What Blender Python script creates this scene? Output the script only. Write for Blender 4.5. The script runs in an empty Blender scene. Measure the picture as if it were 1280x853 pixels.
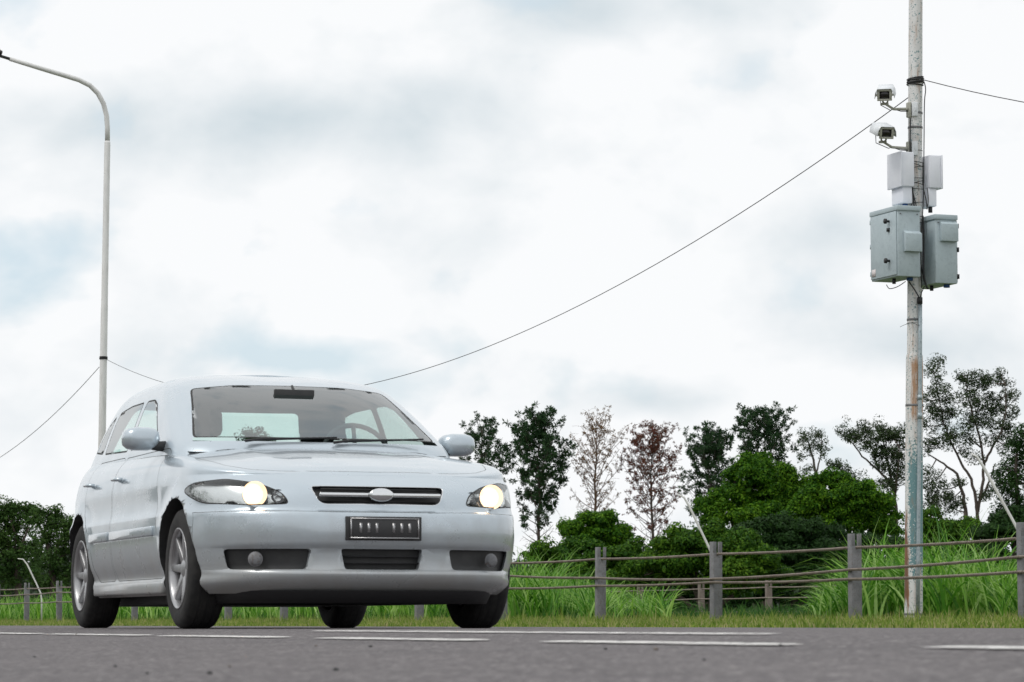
import bpy, bmesh, math, random
import numpy as np
from mathutils import Vector, Matrix
PI = math.pi; R = math.radians
rnd = random.Random(7); rng = np.random.default_rng(11)
S = bpy.context.scene
COL = S.collection

# ------------------------------------------------------------------ camera
FPX = 3784.0; CAMZ = 0.022; TH = R(20.95)
PITCH = math.atan((780 - 426.5) / FPX)
cd = bpy.data.cameras.new("camera"); cam = bpy.data.objects.new("camera", cd); COL.objects.link(cam)
cam.location = (0, 0, CAMZ); cam.rotation_euler = (PI/2 + PITCH, 0, 0)
cd.sensor_width = 36; cd.lens = FPX / 1280 * 36; cd.clip_start = 0.05; cd.clip_end = 8000
cd.dof.use_dof = True; cd.dof.focus_distance = 27; cd.dof.aperture_fstop = 13
S.camera = cam

# ------------------------------------------------------------------ world, sun, exposure
SUN_EL, SUN_AZ = R(55), R(236)          # azimuth measured clockwise from +Y
w = bpy.data.worlds.new("World"); S.world = w; w.use_nodes = True
nt = w.node_tree; nt.nodes.clear()
def N(t, typ, **kw):
    n = t.nodes.new(typ)
    for k, v in kw.items(): setattr(n, k, v)
    return n
def L(t, a, b): t.links.new(a, b)
def math_(t, op, a, b=None, clamp=False):
    n = N(t, 'ShaderNodeMath', operation=op); n.use_clamp = clamp
    for i, x in enumerate((a, b)):
        if x is None: continue
        if isinstance(x, (int, float)): n.inputs[i].default_value = x
        else: L(t, x, n.inputs[i])
    return n.outputs[0]
def mixc(t, f, a, b):
    n = N(t, 'ShaderNodeMix', data_type='RGBA')
    for i, x in ((0, f), (6, a), (7, b)):
        if isinstance(x, (int, float)): n.inputs[i].default_value = x
        elif isinstance(x, (tuple, list)): n.inputs[i].default_value = (*x[:3], 1)
        else: L(t, x, n.inputs[i])
    return n.outputs[2]
def ramp(t, f, stops):
    n = N(t, 'ShaderNodeValToRGB'); e = n.color_ramp.elements
    while len(e) < len(stops): e.new(0.5)
    for i, (p, c) in enumerate(stops):
        e[i].position = p
        e[i].color = (c, c, c, 1) if isinstance(c, (int, float)) else (*c, 1)
    L(t, f, n.inputs[0]); return n.outputs[0]
def noise(t, vec, scale, detail=3, rough=0.5, dist=0.0):
    n = N(t, 'ShaderNodeTexNoise'); n.inputs['Scale'].default_value = scale
    n.inputs['Detail'].default_value = detail; n.inputs['Roughness'].default_value = rough
    n.inputs['Distortion'].default_value = dist
    if vec is not None: L(t, vec, n.inputs['Vector'])
    return n.outputs[0]

sky = N(nt, 'ShaderNodeTexSky', sky_type='NISHITA'); sky.sun_disc = False
sky.sun_elevation = SUN_EL; sky.sun_rotation = SUN_AZ; sky.dust_density = 2.0
tc = N(nt, 'ShaderNodeTexCoord'); D = tc.outputs['Generated']
mp = N(nt, 'ShaderNodeMapping'); mp.inputs['Scale'].default_value = (1, 1, 1.45); mp.inputs['Location'].default_value = (3.1, 0.4, 1.3)
L(nt, D, mp.inputs[0]); V = mp.outputs[0]
n_big = noise(nt, V, 9, 5, 0.52, 0.25); n_mid = noise(nt, V, 24, 4, 0.5, 0.15); n_cover = noise(nt, V, 6.0, 3, 0.5)
def dirvec(px, py):
    x, y = (px - 640) / FPX, (426.5 - py) / FPX
    v = Vector((x, math.cos(PITCH) - y * math.sin(PITCH), math.sin(PITCH) + y * math.cos(PITCH))); return v.normalized()
def blob(px, py, sx, sy):     # a soft patch of sky around one compass direction and height
    c = dirvec(px, py)
    s = N(nt, 'ShaderNodeVectorMath', operation='SUBTRACT'); L(nt, D, s.inputs[0]); s.inputs[1].default_value = c
    m = N(nt, 'ShaderNodeVectorMath', operation='MULTIPLY'); L(nt, s.outputs[0], m.inputs[0])
    m.inputs[1].default_value = (FPX / sx, 0.5*FPX/sx, FPX / sy)
    wv = N(nt, 'ShaderNodeVectorMath', operation='LENGTH'); L(nt, m.outputs[0], wv.inputs[0])
    q = math_(nt, 'POWER', wv.outputs['Value'], 2.0)
    return math_(nt, 'POWER', 2.718, math_(nt, 'MULTIPLY', q, -1.0))
def addall(l):
    r = l[0]
    for x in l[1:]: r = math_(nt, 'ADD', r, x)
    return r
def wgt(b, k): return math_(nt, 'MULTIPLY', b, k)
# grey cloud bellies and pale blue gaps, where the sky of the photograph has them
grey = addall([wgt(blob(400, 150, 270, 55), 1.0), wgt(blob(820, 10, 190, 55), 1.25), wgt(blob(950, 90, 60, 60), .3),
               wgt(blob(60, 170, 130, 60), .45), wgt(blob(1010, 290, 120, 30), .55), wgt(blob(1140, 430, 150, 45), .6), wgt(blob(830, 500, 110, 22), .6),
               wgt(blob(520, 300, 160, 30), .25)])
blue = addall([wgt(blob(25, 355, 110, 60), .62), wgt(blob(380, 445, 80, 28), .9), wgt(blob(432, 257, 44, 18), .35),
               wgt(blob(1080, 540, 200, 40), .6), wgt(blob(720, 640, 150, 60), .55)])
g_t = math_(nt, 'ADD', math_(nt, 'ADD', wgt(grey, .72), .06), math_(nt, 'MULTIPLY', math_(nt, 'SUBTRACT', n_big, .5), 1.5))
g_t = math_(nt, 'ADD', g_t, math_(nt, 'MULTIPLY', math_(nt, 'SUBTRACT', n_mid, .5), 1.3), False)
g_f = ramp(nt, g_t, [(.02, 0.0), (.95, 1.0)])
cloud = mixc(nt, g_f, (10.2, 10.35, 10.5), (6.3, 7.25, 7.8))
b_t = math_(nt, 'ADD', wgt(blue, .85), math_(nt, 'MULTIPLY', math_(nt, 'SUBTRACT', n_mid, .5), 1.6))
b_t = math_(nt, 'ADD', b_t, math_(nt, 'MULTIPLY', math_(nt, 'SUBTRACT', n_cover, .5), .9))
b_f = ramp(nt, b_t, [(0.2, 0.0), (.62, 1.0)])
sc_ = N(nt, 'ShaderNodeVectorMath', operation='SCALE'); L(nt, sky.outputs[0], sc_.inputs[0]); sc_.inputs[3].default_value = 1.0
clear = mixc(nt, 0.7, sc_.outputs[0], (8.5, 10.0, 10.9))
fin = mixc(nt, math_(nt, 'MULTIPLY', b_f, .9), cloud, clear)
bg = N(nt, 'ShaderNodeBackground'); L(nt, fin, bg.inputs[0]); bg.inputs[1].default_value = 0.094
out = N(nt, 'ShaderNodeOutputWorld'); L(nt, bg.outputs[0], out.inputs[0])

sl = bpy.data.lights.new("sun", 'SUN'); sl.energy = 1.3; sl.angle = R(18); sl.color = (1, .96, .9)
so = bpy.data.objects.new("sun", sl); COL.objects.link(so)
dirs = Vector((math.sin(SUN_AZ) * math.cos(SUN_EL), math.cos(SUN_AZ) * math.cos(SUN_EL), math.sin(SUN_EL)))
so.rotation_euler = dirs.to_track_quat('Z', 'Y').to_euler(); so.location = (0, 0, 30)
S.view_settings.view_transform = 'Standard'; S.view_settings.look = 'None'
S.view_settings.exposure = 0.0; S.view_settings.gamma = 1; S.view_settings.use_curve_mapping = False
S.cycles.max_bounces = 8; S.cycles.transparent_max_bounces = 16; S.cycles.use_denoising = True

# ------------------------------------------------------------------ helpers
def at(px, py, d):
    """world point seen at photo pixel (px,py) at forward distance d"""
    x, y = (px - 640) / FPX, (426.5 - py) / FPX
    yf = math.cos(PITCH) - y * math.sin(PITCH); z = math.sin(PITCH) + y * math.cos(PITCH)
    k = d / yf
    return Vector((x * k, d, CAMZ + z * k))
def road(s, p, z=0.0):
    return Vector((-s * math.sin(TH) + p * math.cos(TH), s * math.cos(TH) + p * math.sin(TH), z))
def depth_on(px, p):      # forward distance at which the line of sight through column px crosses offset p
    return p / (math.cos(TH) * ((px - 640) / FPX + math.tan(TH)))
PROF = [(-400, -.6), (-40, -.32), (-6, -.16), (-4, -.115), (0, -.083), (1.5, -.060), (3.0, -.027), (3.3, -.015), (3.6, -.006), (4.0, -.002), (5, 0.0), (9.2, -.004), (14, .0), (20, -.02), (60, -.02), (200, -.02), (3500, -.02)]
def prof(p): return float(np.interp(p, [a for a, b in PROF], [b for a, b in PROF]))

def tag(o, label=None, cat=None, group=None, kind=None):
    if label: o["label"] = label
    if cat: o["category"] = cat
    if group: o["group"] = group
    if kind: o["kind"] = kind
    return o
def empty(name, loc=(0, 0, 0), rz=0.0):
    o = bpy.data.objects.new(name, None); COL.objects.link(o); o.location = loc; o.rotation_euler = (0, 0, rz)
    o.empty_display_size = .2; return o
class MB:
    """collects shapes and links them as one mesh object"""
    def __init__(s): s.v = []; s.f4 = []; s.f3 = []; s.n = 0; s.ng = []
    def arr(s, v, f):
        v = np.asarray(v, float); f = np.asarray(f, int) + s.n
        s.v.append(v); (s.f4 if f.shape[1] == 4 else s.f3).append(f); s.n += len(v)
    def poly(s, v, f):
        s.v.append(np.asarray(v, float)); 
        for q in f: s.ng.append([i + s.n for i in q])
        s.n += len(v)
    def box(s, lo, hi, M=None, taper=1.0):
        x0, y0, z0 = lo; x1, y1, z1 = hi
        v = np.array([[x0,y0,z0],[x1,y0,z0],[x1,y1,z0],[x0,y1,z0],[x0,y0,z1],[x1,y0,z1],[x1,y1,z1],[x0,y1,z1]], float)
        if M is not None: v = np.array([(M @ Vector(p))[:] for p in v])
        s.poly(v, [(0,3,2,1),(4,5,6,7),(0,1,5,4),(1,2,6,5),(2,3,7,6),(3,0,4,7)])
    def tube(s, pts, rad, n=8, cap=True):
        pts = [Vector(p) for p in pts]
        if isinstance(rad, (int, float)): rad = [rad] * len(pts)
        vs = []; prev = None
        for i, p in enumerate(pts):
            t = (pts[min(i+1, len(pts)-1)] - pts[max(i-1, 0)])
            t = t.normalized() if t.length > 1e-9 else Vector((0, 0, 1))
            if prev is None:
                a = t.orthogonal().normalized()
            else:
                a = (prev - t * prev.dot(t)); a = a.normalized() if a.length > 1e-6 else t.orthogonal().normalized()
            prev = a; b = t.cross(a)
            for k in range(n):
                q = 2 * PI * k / n
                vs.append((p + (a * math.cos(q) + b * math.sin(q)) * rad[i])[:])
        fs = []
        for i in range(len(pts) - 1):
            for k in range(n):
                fs.append((i*n+k, i*n+(k+1) % n, (i+1)*n+(k+1) % n, (i+1)*n+k))
        if cap:
            fs.append(tuple(range(n-1, -1, -1))); fs.append(tuple((len(pts)-1)*n + k for k in range(n)))
        s.poly(vs, fs)
    def lathe(s, prof_, n=24, M=None, closed=False):
        vs = []
        for r, z in prof_:
            for k in range(n):
                q = 2*PI*k/n; vs.append(Vector((r*math.cos(q), r*math.sin(q), z)))
        if M is not None: vs = [M @ v for v in vs]
        m = len(prof_); fs = []
        for i in range(m if closed else m-1):
            j = (i+1) % m
            for k in range(n): fs.append((i*n+k, i*n+(k+1)%n, j*n+(k+1)%n, j*n+k))
        s.poly([v[:] for v in vs], fs)
    def build(s, name, mat, parent=None, smooth=False, bevel=0.0, loc=None):
        me = bpy.data.meshes.new(name)
        V_ = np.concatenate(s.v) if s.v else np.zeros((0, 3))
        loops = []; starts = []; tot = 0
        parts = []
        cnt = []
        for a in s.f4: parts.append(a.ravel()); cnt.append(np.full(len(a), 4))
        for a in s.f3: parts.append(a.ravel()); cnt.append(np.full(len(a), 3))
        if s.ng:
            parts.append(np.array([i for q in s.ng for i in q])); cnt.append(np.array([len(q) for q in s.ng]))
        lp = np.concatenate(parts); ct = np.concatenate(cnt)
        st = np.concatenate([[0], np.cumsum(ct)[:-1]])
        me.vertices.add(len(V_)); me.vertices.foreach_set('co', V_.ravel())
        me.loops.add(len(lp)); me.loops.foreach_set('vertex_index', lp.astype(np.int32))
        me.polygons.add(len(ct)); me.polygons.foreach_set('loop_start', st.astype(np.int32))
        try: me.polygons.foreach_set('loop_total', ct.astype(np.int32))
        except Exception: pass
        if smooth: me.polygons.foreach_set('use_smooth', np.ones(len(ct), bool))
        me.update(calc_edges=True); me.validate()
        if mat: me.materials.append(mat)
        o = bpy.data.objects.new(name, me); COL.objects.link(o)
        if parent: o.parent = parent
        if loc is not None: o.location = loc
        if bevel:
            b = o.modifiers.new('bevel', 'BEVEL'); b.width = bevel; b.segments = 2; b.limit_method = 'ANGLE'
        return o

# ------------------------------------------------------------------ materials
def mat(name, color=(.5, .5, .5), rough=.6, metal=0.0, spec=.5, coat=0.0):
    m = bpy.data.materials.new(name); m.use_nodes = True
    b = m.node_tree.nodes['Principled BSDF']
    b.inputs['Base Color'].default_value = (*color, 1); b.inputs['Roughness'].default_value = rough
    b.inputs['Metallic'].default_value = metal; b.inputs['Specular IOR Level'].default_value = spec
    b.inputs['Coat Weight'].default_value = coat; b.inputs['Coat Roughness'].default_value = .04
    m['b'] = 0
    return m
def bs(m): return m.node_tree.nodes['Principled BSDF']
def objco(t): return N(t, 'ShaderNodeTexCoord').outputs['Object']
def mottled(name, c1, c2, scale, rough=.7, metal=0.0, detail=5, bump=0.0, c3=None, lo=.35, hi=.65, spec=.5):
    m = mat(name, c1, rough, metal, spec); t = m.node_tree; v = objco(t)
    f = ramp(t, noise(t, v, scale, detail, .6), [(lo, 0.0), (hi, 1.0)])
    c = mixc(t, f, c1, c2)
    if c3:
        f3 = ramp(t, noise(t, v, scale * 5.3, 3, .6), [(.52, 0.0), (.70, 1.0)]); c = mixc(t, f3, c, c3)
    L(t, c, bs(m).inputs['Base Color'])
    if bump:
        bn = N(t, 'ShaderNodeBump'); bn.inputs['Strength'].default_value = bump; bn.inputs['Distance'].default_value = .01
        L(t, noise(t, v, scale * 6, 4, .6), bn.inputs['Height']); L(t, bn.outputs[0], bs(m).inputs['Normal'])
    return m
def leafmat(name, cols, trans=.35, rough=.6, patch=0.5, spec=.16):
    m = bpy.data.materials.new(name); m.use_nodes = True; t = m.node_tree; t.nodes.clear()
    g = N(t, 'ShaderNodeNewGeometry'); rp = g.outputs['Random Per Island']
    n = len(cols); c = ramp(t, rp, [(i / max(1, n-1), cols[i]) for i in range(n)])
    nz = noise(t, objco(t), patch, 2, .5)
    hs = N(t, 'ShaderNodeHueSaturation'); hs.inputs['Saturation'].default_value = 1.08; L(t, c, hs.inputs['Color'])
    L(t, math_(t, 'ADD', math_(t, 'MULTIPLY', nz, 1.1), .45), hs.inputs['Value'])
    L(t, math_(t, 'ADD', math_(t, 'MULTIPLY', nz, -.05), .525), hs.inputs['Hue'])
    c = hs.outputs[0]
    d = N(t, 'ShaderNodeBsdfPrincipled'); L(t, c, d.inputs['Base Color']); d.inputs['Roughness'].default_value = rough
    d.inputs['Specular IOR Level'].default_value = spec
    tr = N(t, 'ShaderNodeBsdfTranslucent'); L(t, c, tr.inputs[0])
    mx = N(t, 'ShaderNodeMixShader'); mx.inputs[0].default_value = trans
    L(t, d.outputs[0], mx.inputs[1]); L(t, tr.outputs[0], mx.inputs[2])
    o = N(t, 'ShaderNodeOutputMaterial'); L(t, mx.outputs[0], o.inputs[0]); return m

M = {}
# asphalt: dark aggregate with pale stone chips
m = mat('asphalt', (.15, .14, .145), .85); t = m.node_tree; v = objco(t)
c = mixc(t, ramp(t, noise(t, v, .6, 4, .6), [(.3, 0.0), (.7, 1.0)]), (.108, .097, .102), (.136, .122, .126))
vo = N(t, 'ShaderNodeTexVoronoi'); vo.inputs['Scale'].default_value = 85; L(t, v, vo.inputs['Vector'])
vcol = N(t, 'ShaderNodeSeparateColor'); L(t, vo.outputs['Color'], vcol.inputs[0])
c = mixc(t, ramp(t, vcol.outputs[0], [(.0, 0.8), (.45, 0.0)]), c, (.045, .04, .043))
c = mixc(t, ramp(t, vcol.outputs[1], [(.70, 0.0), (.95, 0.85)]), c, (.33, .31, .305))
c = mixc(t, ramp(t, noise(t, v, 3.1, 5, .65), [(.50, 0.0), (.70, .5)]), c, (.075, .068, .072))
L(t, c, bs(m).inputs['Base Color'])
bn = N(t, 'ShaderNodeBump'); bn.inputs['Strength'].default_value = .9; bn.inputs['Distance'].default_value = .009
L(t, math_(t, 'ADD', vo.outputs['Distance'], noise(t, v, 40, 4, .7)), bn.inputs['Height']); L(t, bn.outputs[0], bs(m).inputs['Normal'])
M['asphalt'] = m
# worn road paint
m = mat('road_paint', (.74, .73, .70), .6); t = m.node_tree; v = objco(t)
tr = N(t, 'ShaderNodeBsdfTransparent'); mx = N(t, 'ShaderNodeMixShader')
f = ramp(t, math_(t, 'ADD', math_(t, 'MULTIPLY', noise(t, v, 7, 5, .65), .65), math_(t, 'MULTIPLY', noise(t, v, 60, 3, .6), .35)), [(.42, 0.0), (.50, 1.0)])
L(t, f, mx.inputs[0]); L(t, tr.outputs[0], mx.inputs[1]); L(t, bs(m).outputs[0], mx.inputs[2])
L(t, mixc(t, noise(t, v, 12, 4, .6), (.56, .54, .51), (.84, .83, .81)), bs(m).inputs['Base Color'])
L(t, mx.outputs[0], t.nodes['Material Output'].inputs[0]); M['paint'] = m
M['soil'] = mottled('verge_ground', (.07, .10, .035), (.13, .12, .06), .7, .95, detail=6, c3=(.05, .06, .03))
M['field'] = M['soil']
M['post'] = mottled('weathered_galvanised', (.16, .165, .175), (.22, .22, .23), 14, .75, .1, c3=(.13, .11, .10), bump=.15)
M['post_old'] = mottled('weathered_brown_steel', (.15, .12, .10), (.20, .17, .15), 12, .8, 0, c3=(.10, .08, .07))
M['rope'] = mottled('rusty_wire_rope', (.20, .165, .14), (.29, .25, .215), 9, .7, .2, c3=(.12, .09, .075))
M['wire'] = mat('black_wire', (.02, .02, .022), .6)
M['black'] = mat('black_plastic', (.015, .015, .017), .55)
M['rubber'] = mottled('tyre_rubber', (.012, .012, .013), (.028, .027, .026), 20, .85)
M['blue'] = mat('blue_gland', (.02, .07, .22), .5)
# silver car paint; bare grey primer side inward
m = mat('silver_paint', (.53, .56, .59), .30, .55, .5, .8); t = m.node_tree
fl = noise(t, objco(t), 900, 1, .5); L(t, mixc(t, fl, (.46, .525, .58), (.57, .64, .69)), bs(m).inputs['Base Color'])
L(t, ramp(t, noise(t, objco(t), 5, 4, .6), [(.3, .24), (.75, .40)]), bs(m).inputs['Roughness'])
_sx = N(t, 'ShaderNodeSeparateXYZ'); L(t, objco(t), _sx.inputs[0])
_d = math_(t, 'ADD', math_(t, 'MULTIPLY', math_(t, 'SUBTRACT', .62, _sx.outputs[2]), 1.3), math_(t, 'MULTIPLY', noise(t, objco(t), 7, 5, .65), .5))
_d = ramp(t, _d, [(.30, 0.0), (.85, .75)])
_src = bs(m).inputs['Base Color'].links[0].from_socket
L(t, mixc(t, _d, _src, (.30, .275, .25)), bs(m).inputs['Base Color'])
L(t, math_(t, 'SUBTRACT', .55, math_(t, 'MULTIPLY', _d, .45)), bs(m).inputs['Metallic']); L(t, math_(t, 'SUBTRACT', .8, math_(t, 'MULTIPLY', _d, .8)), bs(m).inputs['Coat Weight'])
gb = N(t, 'ShaderNodeNewGeometry'); ib = N(t, 'ShaderNodeBsdfDiffuse'); ib.inputs[0].default_value = (.10, .10, .10, 1)
mx = N(t, 'ShaderNodeMixShader'); L(t, gb.outputs['Backfacing'], mx.inputs[0]); L(t, bs(m).outputs[0], mx.inputs[1]); L(t, ib.outputs[0], mx.inputs[2])
L(t, mx.outputs[0], t.nodes['Material Output'].inputs[0]); M['silver'] = m
M['seam'] = mat('seam_gap', (.02, .02, .02), .7)
M['lining'] = mottled('cabin_cloth', (.045, .05, .05), (.065, .07, .07), 30, .9)
M['trim'] = mottled('dark_trim', (.02, .021, .022), (.035, .035, .036), 10, .55)
M['chrome'] = mat('chrome', (.72, .73, .74), .12, 1.0)
M['alloy'] = mat('alloy', (.42, .42, .43), .35, .8)
def glass(name, tint, k=1.0):
    m = bpy.data.materials.new(name); m.use_nodes = True; t = m.node_tree; t.nodes.clear()
    tr = N(t, 'ShaderNodeBsdfTransparent'); tr.inputs[0].default_value = (*tint, 1)
    gl = N(t, 'ShaderNodeBsdfGlossy'); gl.inputs[0].default_value = (.95, .97, .97, 1); gl.inputs['Roughness'].default_value = .03
    fr = N(t, 'ShaderNodeLayerWeight'); fr.inputs[0].default_value = .5
    mx = N(t, 'ShaderNodeMixShader'); L(t, math_(t, 'ADD', math_(t, 'MULTIPLY', math_(t, 'POWER', fr.outputs['Facing'], 2.6), .85 * k), .05 * k, True), mx.inputs[0])
    L(t, tr.outputs[0], mx.inputs[1]); L(t, gl.outputs[0], mx.inputs[2])
    o = N(t, 'ShaderNodeOutputMaterial'); L(t, mx.outputs[0], o.inputs[0]); return m
M['glass'] = glass('tinted_glass', (.70, .86, .82)); M['lens'] = glass('lamp_lens', (.93, .95, .95), .8)
m = mat('lit_bulb', (1, .8, .55), .4); bs(m).inputs['Emission Color'].default_value = (1, .84, .62, 1); bs(m).inputs['Emission Strength'].default_value = 5.5; M['bulb'] = m
m = mat('lit_reflector', (1, .7, .45), .4); bs(m).inputs['Emission Color'].default_value = (1, .70, .44, 1); bs(m).inputs['Emission Strength'].default_value = 1.9; M['bulb_glow'] = m
M['reflector'] = mat('lamp_reflector', (.8, .8, .8), .25, .9)
M['cabinet'] = mottled('grey_green_cabinet_paint', (.40, .48, .515), (.45, .53, .565), 6, .5, 0, c3=(.37, .44, .475))
M['whitebox'] = mottled('white_plastic_housing', (.76, .78, .85), (.82, .84, .90), 5, .5)
M['camgrey'] = mottled('camera_housing', (.34, .34, .29), (.42, .42, .36), 20, .6)
M['shield'] = mat('white_sunshield', (.72, .75, .78), .35)
M['conduit'] = mottled('galvanised_conduit', (.33, .40, .43), (.45, .51, .54), 10, .45, .4, c3=(.22, .28, .31))
M['sticker'] = mat('sticker', (.65, .60, .60), .6)
M['white_pole'] = mottled('white_painted_rod', (.62, .62, .60), (.72, .72, .70), 8, .6)
M['bark'] = mottled('dark_bark', (.055, .042, .035), (.09, .07, .058), 3, .9, bump=.4)
M['bark_red'] = mottled('reddish_pine_bark', (.10, .06, .04), (.16, .10, .065), 3, .9)
M['bark_grey'] = mottled('grey_brown_bark', (.08, .07, .06), (.13, .115, .10), 3, .9)

# painted steel pole with peeling teal patches and rust, in the pole's own coordinates
def polemat(name, worn):
    m = mat(name, (.6, .6, .6), .6); t = m.node_tree; v = objco(t)
    sx = N(t, 'ShaderNodeSeparateXYZ'); L(t, v, sx.inputs[0]); X, Y, Z = sx.outputs
    c = mixc(t, noise(t, v, 5, 5, .6), (.62, .62, .615), (.78, .78, .775))
    mps = N(t, 'ShaderNodeMapping'); mps.inputs['Scale'].default_value = (9, 9, 1.2); L(t, v, mps.inputs[0])
    c = mixc(t, ramp(t, noise(t, mps.outputs[0], 2.2, 4, .6), [(.5, 0.0), (.75, .45)]), c, (.40, .385, .37))
    c = mixc(t, ramp(t, noise(t, v, 38, 2, .4), [(.78, 0.0), (.80, 1.0)]), c, (.07, .06, .055))   # chips
    if worn:
        def band(lo, hi, s):   # smooth window in Z
            a = math_(t, 'MULTIPLY', math_(t, 'SUBTRACT', Z, lo), 1 / s, True)
            b = math_(t, 'MULTIPLY', math_(t, 'SUBTRACT', hi, Z), 1 / s, True)
            return math_(t, 'MULTIPLY', a, b)
        xr = math_(t, 'MULTIPLY', math_(t, 'ADD', X, .05), 30, True)     # right side of the shaft
        peel = math_(t, 'ADD', noise(t, v, 52, 4, .7), math_(t, 'MULTIPLY', math_(t, 'MULTIPLY', band(.40, 1.82, .35), xr), .215))
        c = mixc(t, ramp(t, peel, [(.575, 0.0), (.60, 1.0)]), c, (.13, .25, .27))
        xl = math_(t, 'MULTIPLY', math_(t, 'MULTIPLY', math_(t, 'ADD', X, .040), -45), 1, True)
        nr = noise(t, mps.outputs[0], 3.0, 5, .65)
        rust = math_(t, 'ADD', nr, math_(t, 'MULTIPLY', math_(t, 'MULTIPLY', band(.1, 1.15, .25), xl), .34))
        c = mixc(t, ramp(t, rust, [(.64, 0.0), (.80, .95)]), c, (.15, .058, .022))
        r2 = math_(t, 'ADD', nr, math_(t, 'MULTIPLY', math_(t, 'MULTIPLY', band(1.9, 2.60, .12), math_(t, 'MULTIPLY', math_(t, 'ADD', X, .02), 30, True)), .30))
        c = mixc(t, ramp(t, r2, [(.52, 0.0), (.82, .85)]), c, (.36, .17, .06))
        r3 = math_(t, 'ADD', nr, math_(t, 'MULTIPLY', band(-.3, .20, .12), .26))
        c = mixc(t, ramp(t, r3, [(.66, 0.0), (.85, .8)]), c, (.26, .13, .07))
    L(t, c, bs(m).inputs['Base Color']); return m
M['pole'] = polemat('white_pole_paint', False); M['pole_worn'] = polemat('peeling_pole_paint', True)

# ------------------------------------------------------------------ ground and road
def sheet(name, ps, ss, dz, mt, kind='structure', label=None, cat=None):
    b = MB(); vs = []
    for s_ in ss:
        for p_ in ps: vs.append(road(s_, p_, prof(p_) + dz)[:])
    n = len(ps); f = [(i*n+j, i*n+j+1, (i+1)*n+j+1, (i+1)*n+j) for i in range(len(ss)-1) for j in range(n-1)]
    b.arr(vs, f); o = b.build(name, mt, smooth=True); tag(o, label, cat, None, kind); return o
slong = [-1500, -300, -60, -20, 0, 10, 20, 40, 80, 160, 400, 1200, 3500]
sheet('ground', [-3500, -400, -40, -6, -4.6, -4, 0, 1.5, 3, 3.3, 3.6, 4, 5, 9.2, 9.25, 10, 12, 14, 20, 60, 200, 3500], slong, -.012, M['soil'], label='flat grassy ground either side of the road', cat='ground')
pr = [-4.2 + .35 * i for i in range(12)] + [0.0 + .25 * i for i in range(37)] + [9.2]
pr = sorted(set(round(x, 3) for x in pr if x <= 9.2))
sheet('road', pr, [-200, -60, -20, -8] + list(range(0, 60, 4)) + [60, 90, 160, 300, 600], 0.0, M['asphalt'], label='grey asphalt road with a slightly raised crown', cat='road')
def strip(name, s0, s1, p0, p1, label, cat='road marking', wob=.004):
    n = max(4, int((s1 - s0) / .08)); n = min(n, 500); vs = []; f = []
    r2 = random.Random(int(s0 * 100))
    for i in range(n + 1):
        s_ = s0 + (s1 - s0) * i / n
        e = .35 if i in (0, n) else (.15 if i in (1, n-1) else 0)     # ragged rounded ends
        for k in range(5):
            p_ = p0 + (p1 - p0) * (k / 4 * (1 - e) + e / 2) + r2.uniform(-wob, wob) * (k in (0, 4))
            vs.append(road(s_, p_, prof(p_) + .004)[:])
    for i in range(n):
        for k in range(4): f.append((i*5+k, i*5+k+1, (i+1)*5+k+1, (i+1)*5+k))
    b = MB(); b.arr(vs, f); o = b.build(name, M['paint']); tag(o, label, cat, None, 'structure'); return o
def s_on(px, p): d = depth_on(px, p); return (d - p * math.sin(TH)) / math.cos(TH)
for (xa, xb) in [(1163, 1330), (683, 985), (403, 598), (206, 352), (62, 183), (-40, 48)]:
    strip('lane_marking', s_on(xb, 2.98), s_on(xa, 2.98), 2.93, 3.04, 'worn white dash painted along the road')
strip('lane_marking', s_on(960, 3.52), s_on(395, 3.52), 3.48, 3.575, 'worn white solid line running beside the dashes')
# small stones lying on the road
for i, (px, py) in enumerate([(395, 808), (463, 809), (757, 812), (880, 826), (820, 813), (43, 822), (144, 834), (262, 843), (287, 834), (420, 839), (184, 843), (976, 808), (95, 794)]):
    d = 6.0
    for _ in range(30):     # where the ray meets the road
        P = at(px, py, d); p_ = P.x * math.cos(TH) + P.y * math.sin(TH)
        d *= 1 + max(-.2, min(.2, (P.z - prof(p_)) / .15)) if P.z > prof(p_) + .0005 or P.z < prof(p_) - .0005 else 1
    b = MB(); rr = .0032 + .0028 * rnd.random(); q = []
    bm = bmesh.new(); bmesh.ops.create_icosphere(bm, subdivisions=2, radius=rr)
    for vv in bm.verts: vv.co *= 1 + rnd.uniform(-.18, .18); vv.co.z *= .6
    me = bpy.data.meshes.new('pebble'); bm.to_mesh(me); bm.free()
    me.materials.append(M['trim'] if i % 4 else M['post_old'])
    o = bpy.data.objects.new('pebble', me); COL.objects.link(o); o.location = (P.x, P.y, prof(p_) + rr * .45)
    tag(o, 'small dark loose stone lying on the bare asphalt', 'pebble', 'loose stones on the road')

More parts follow.
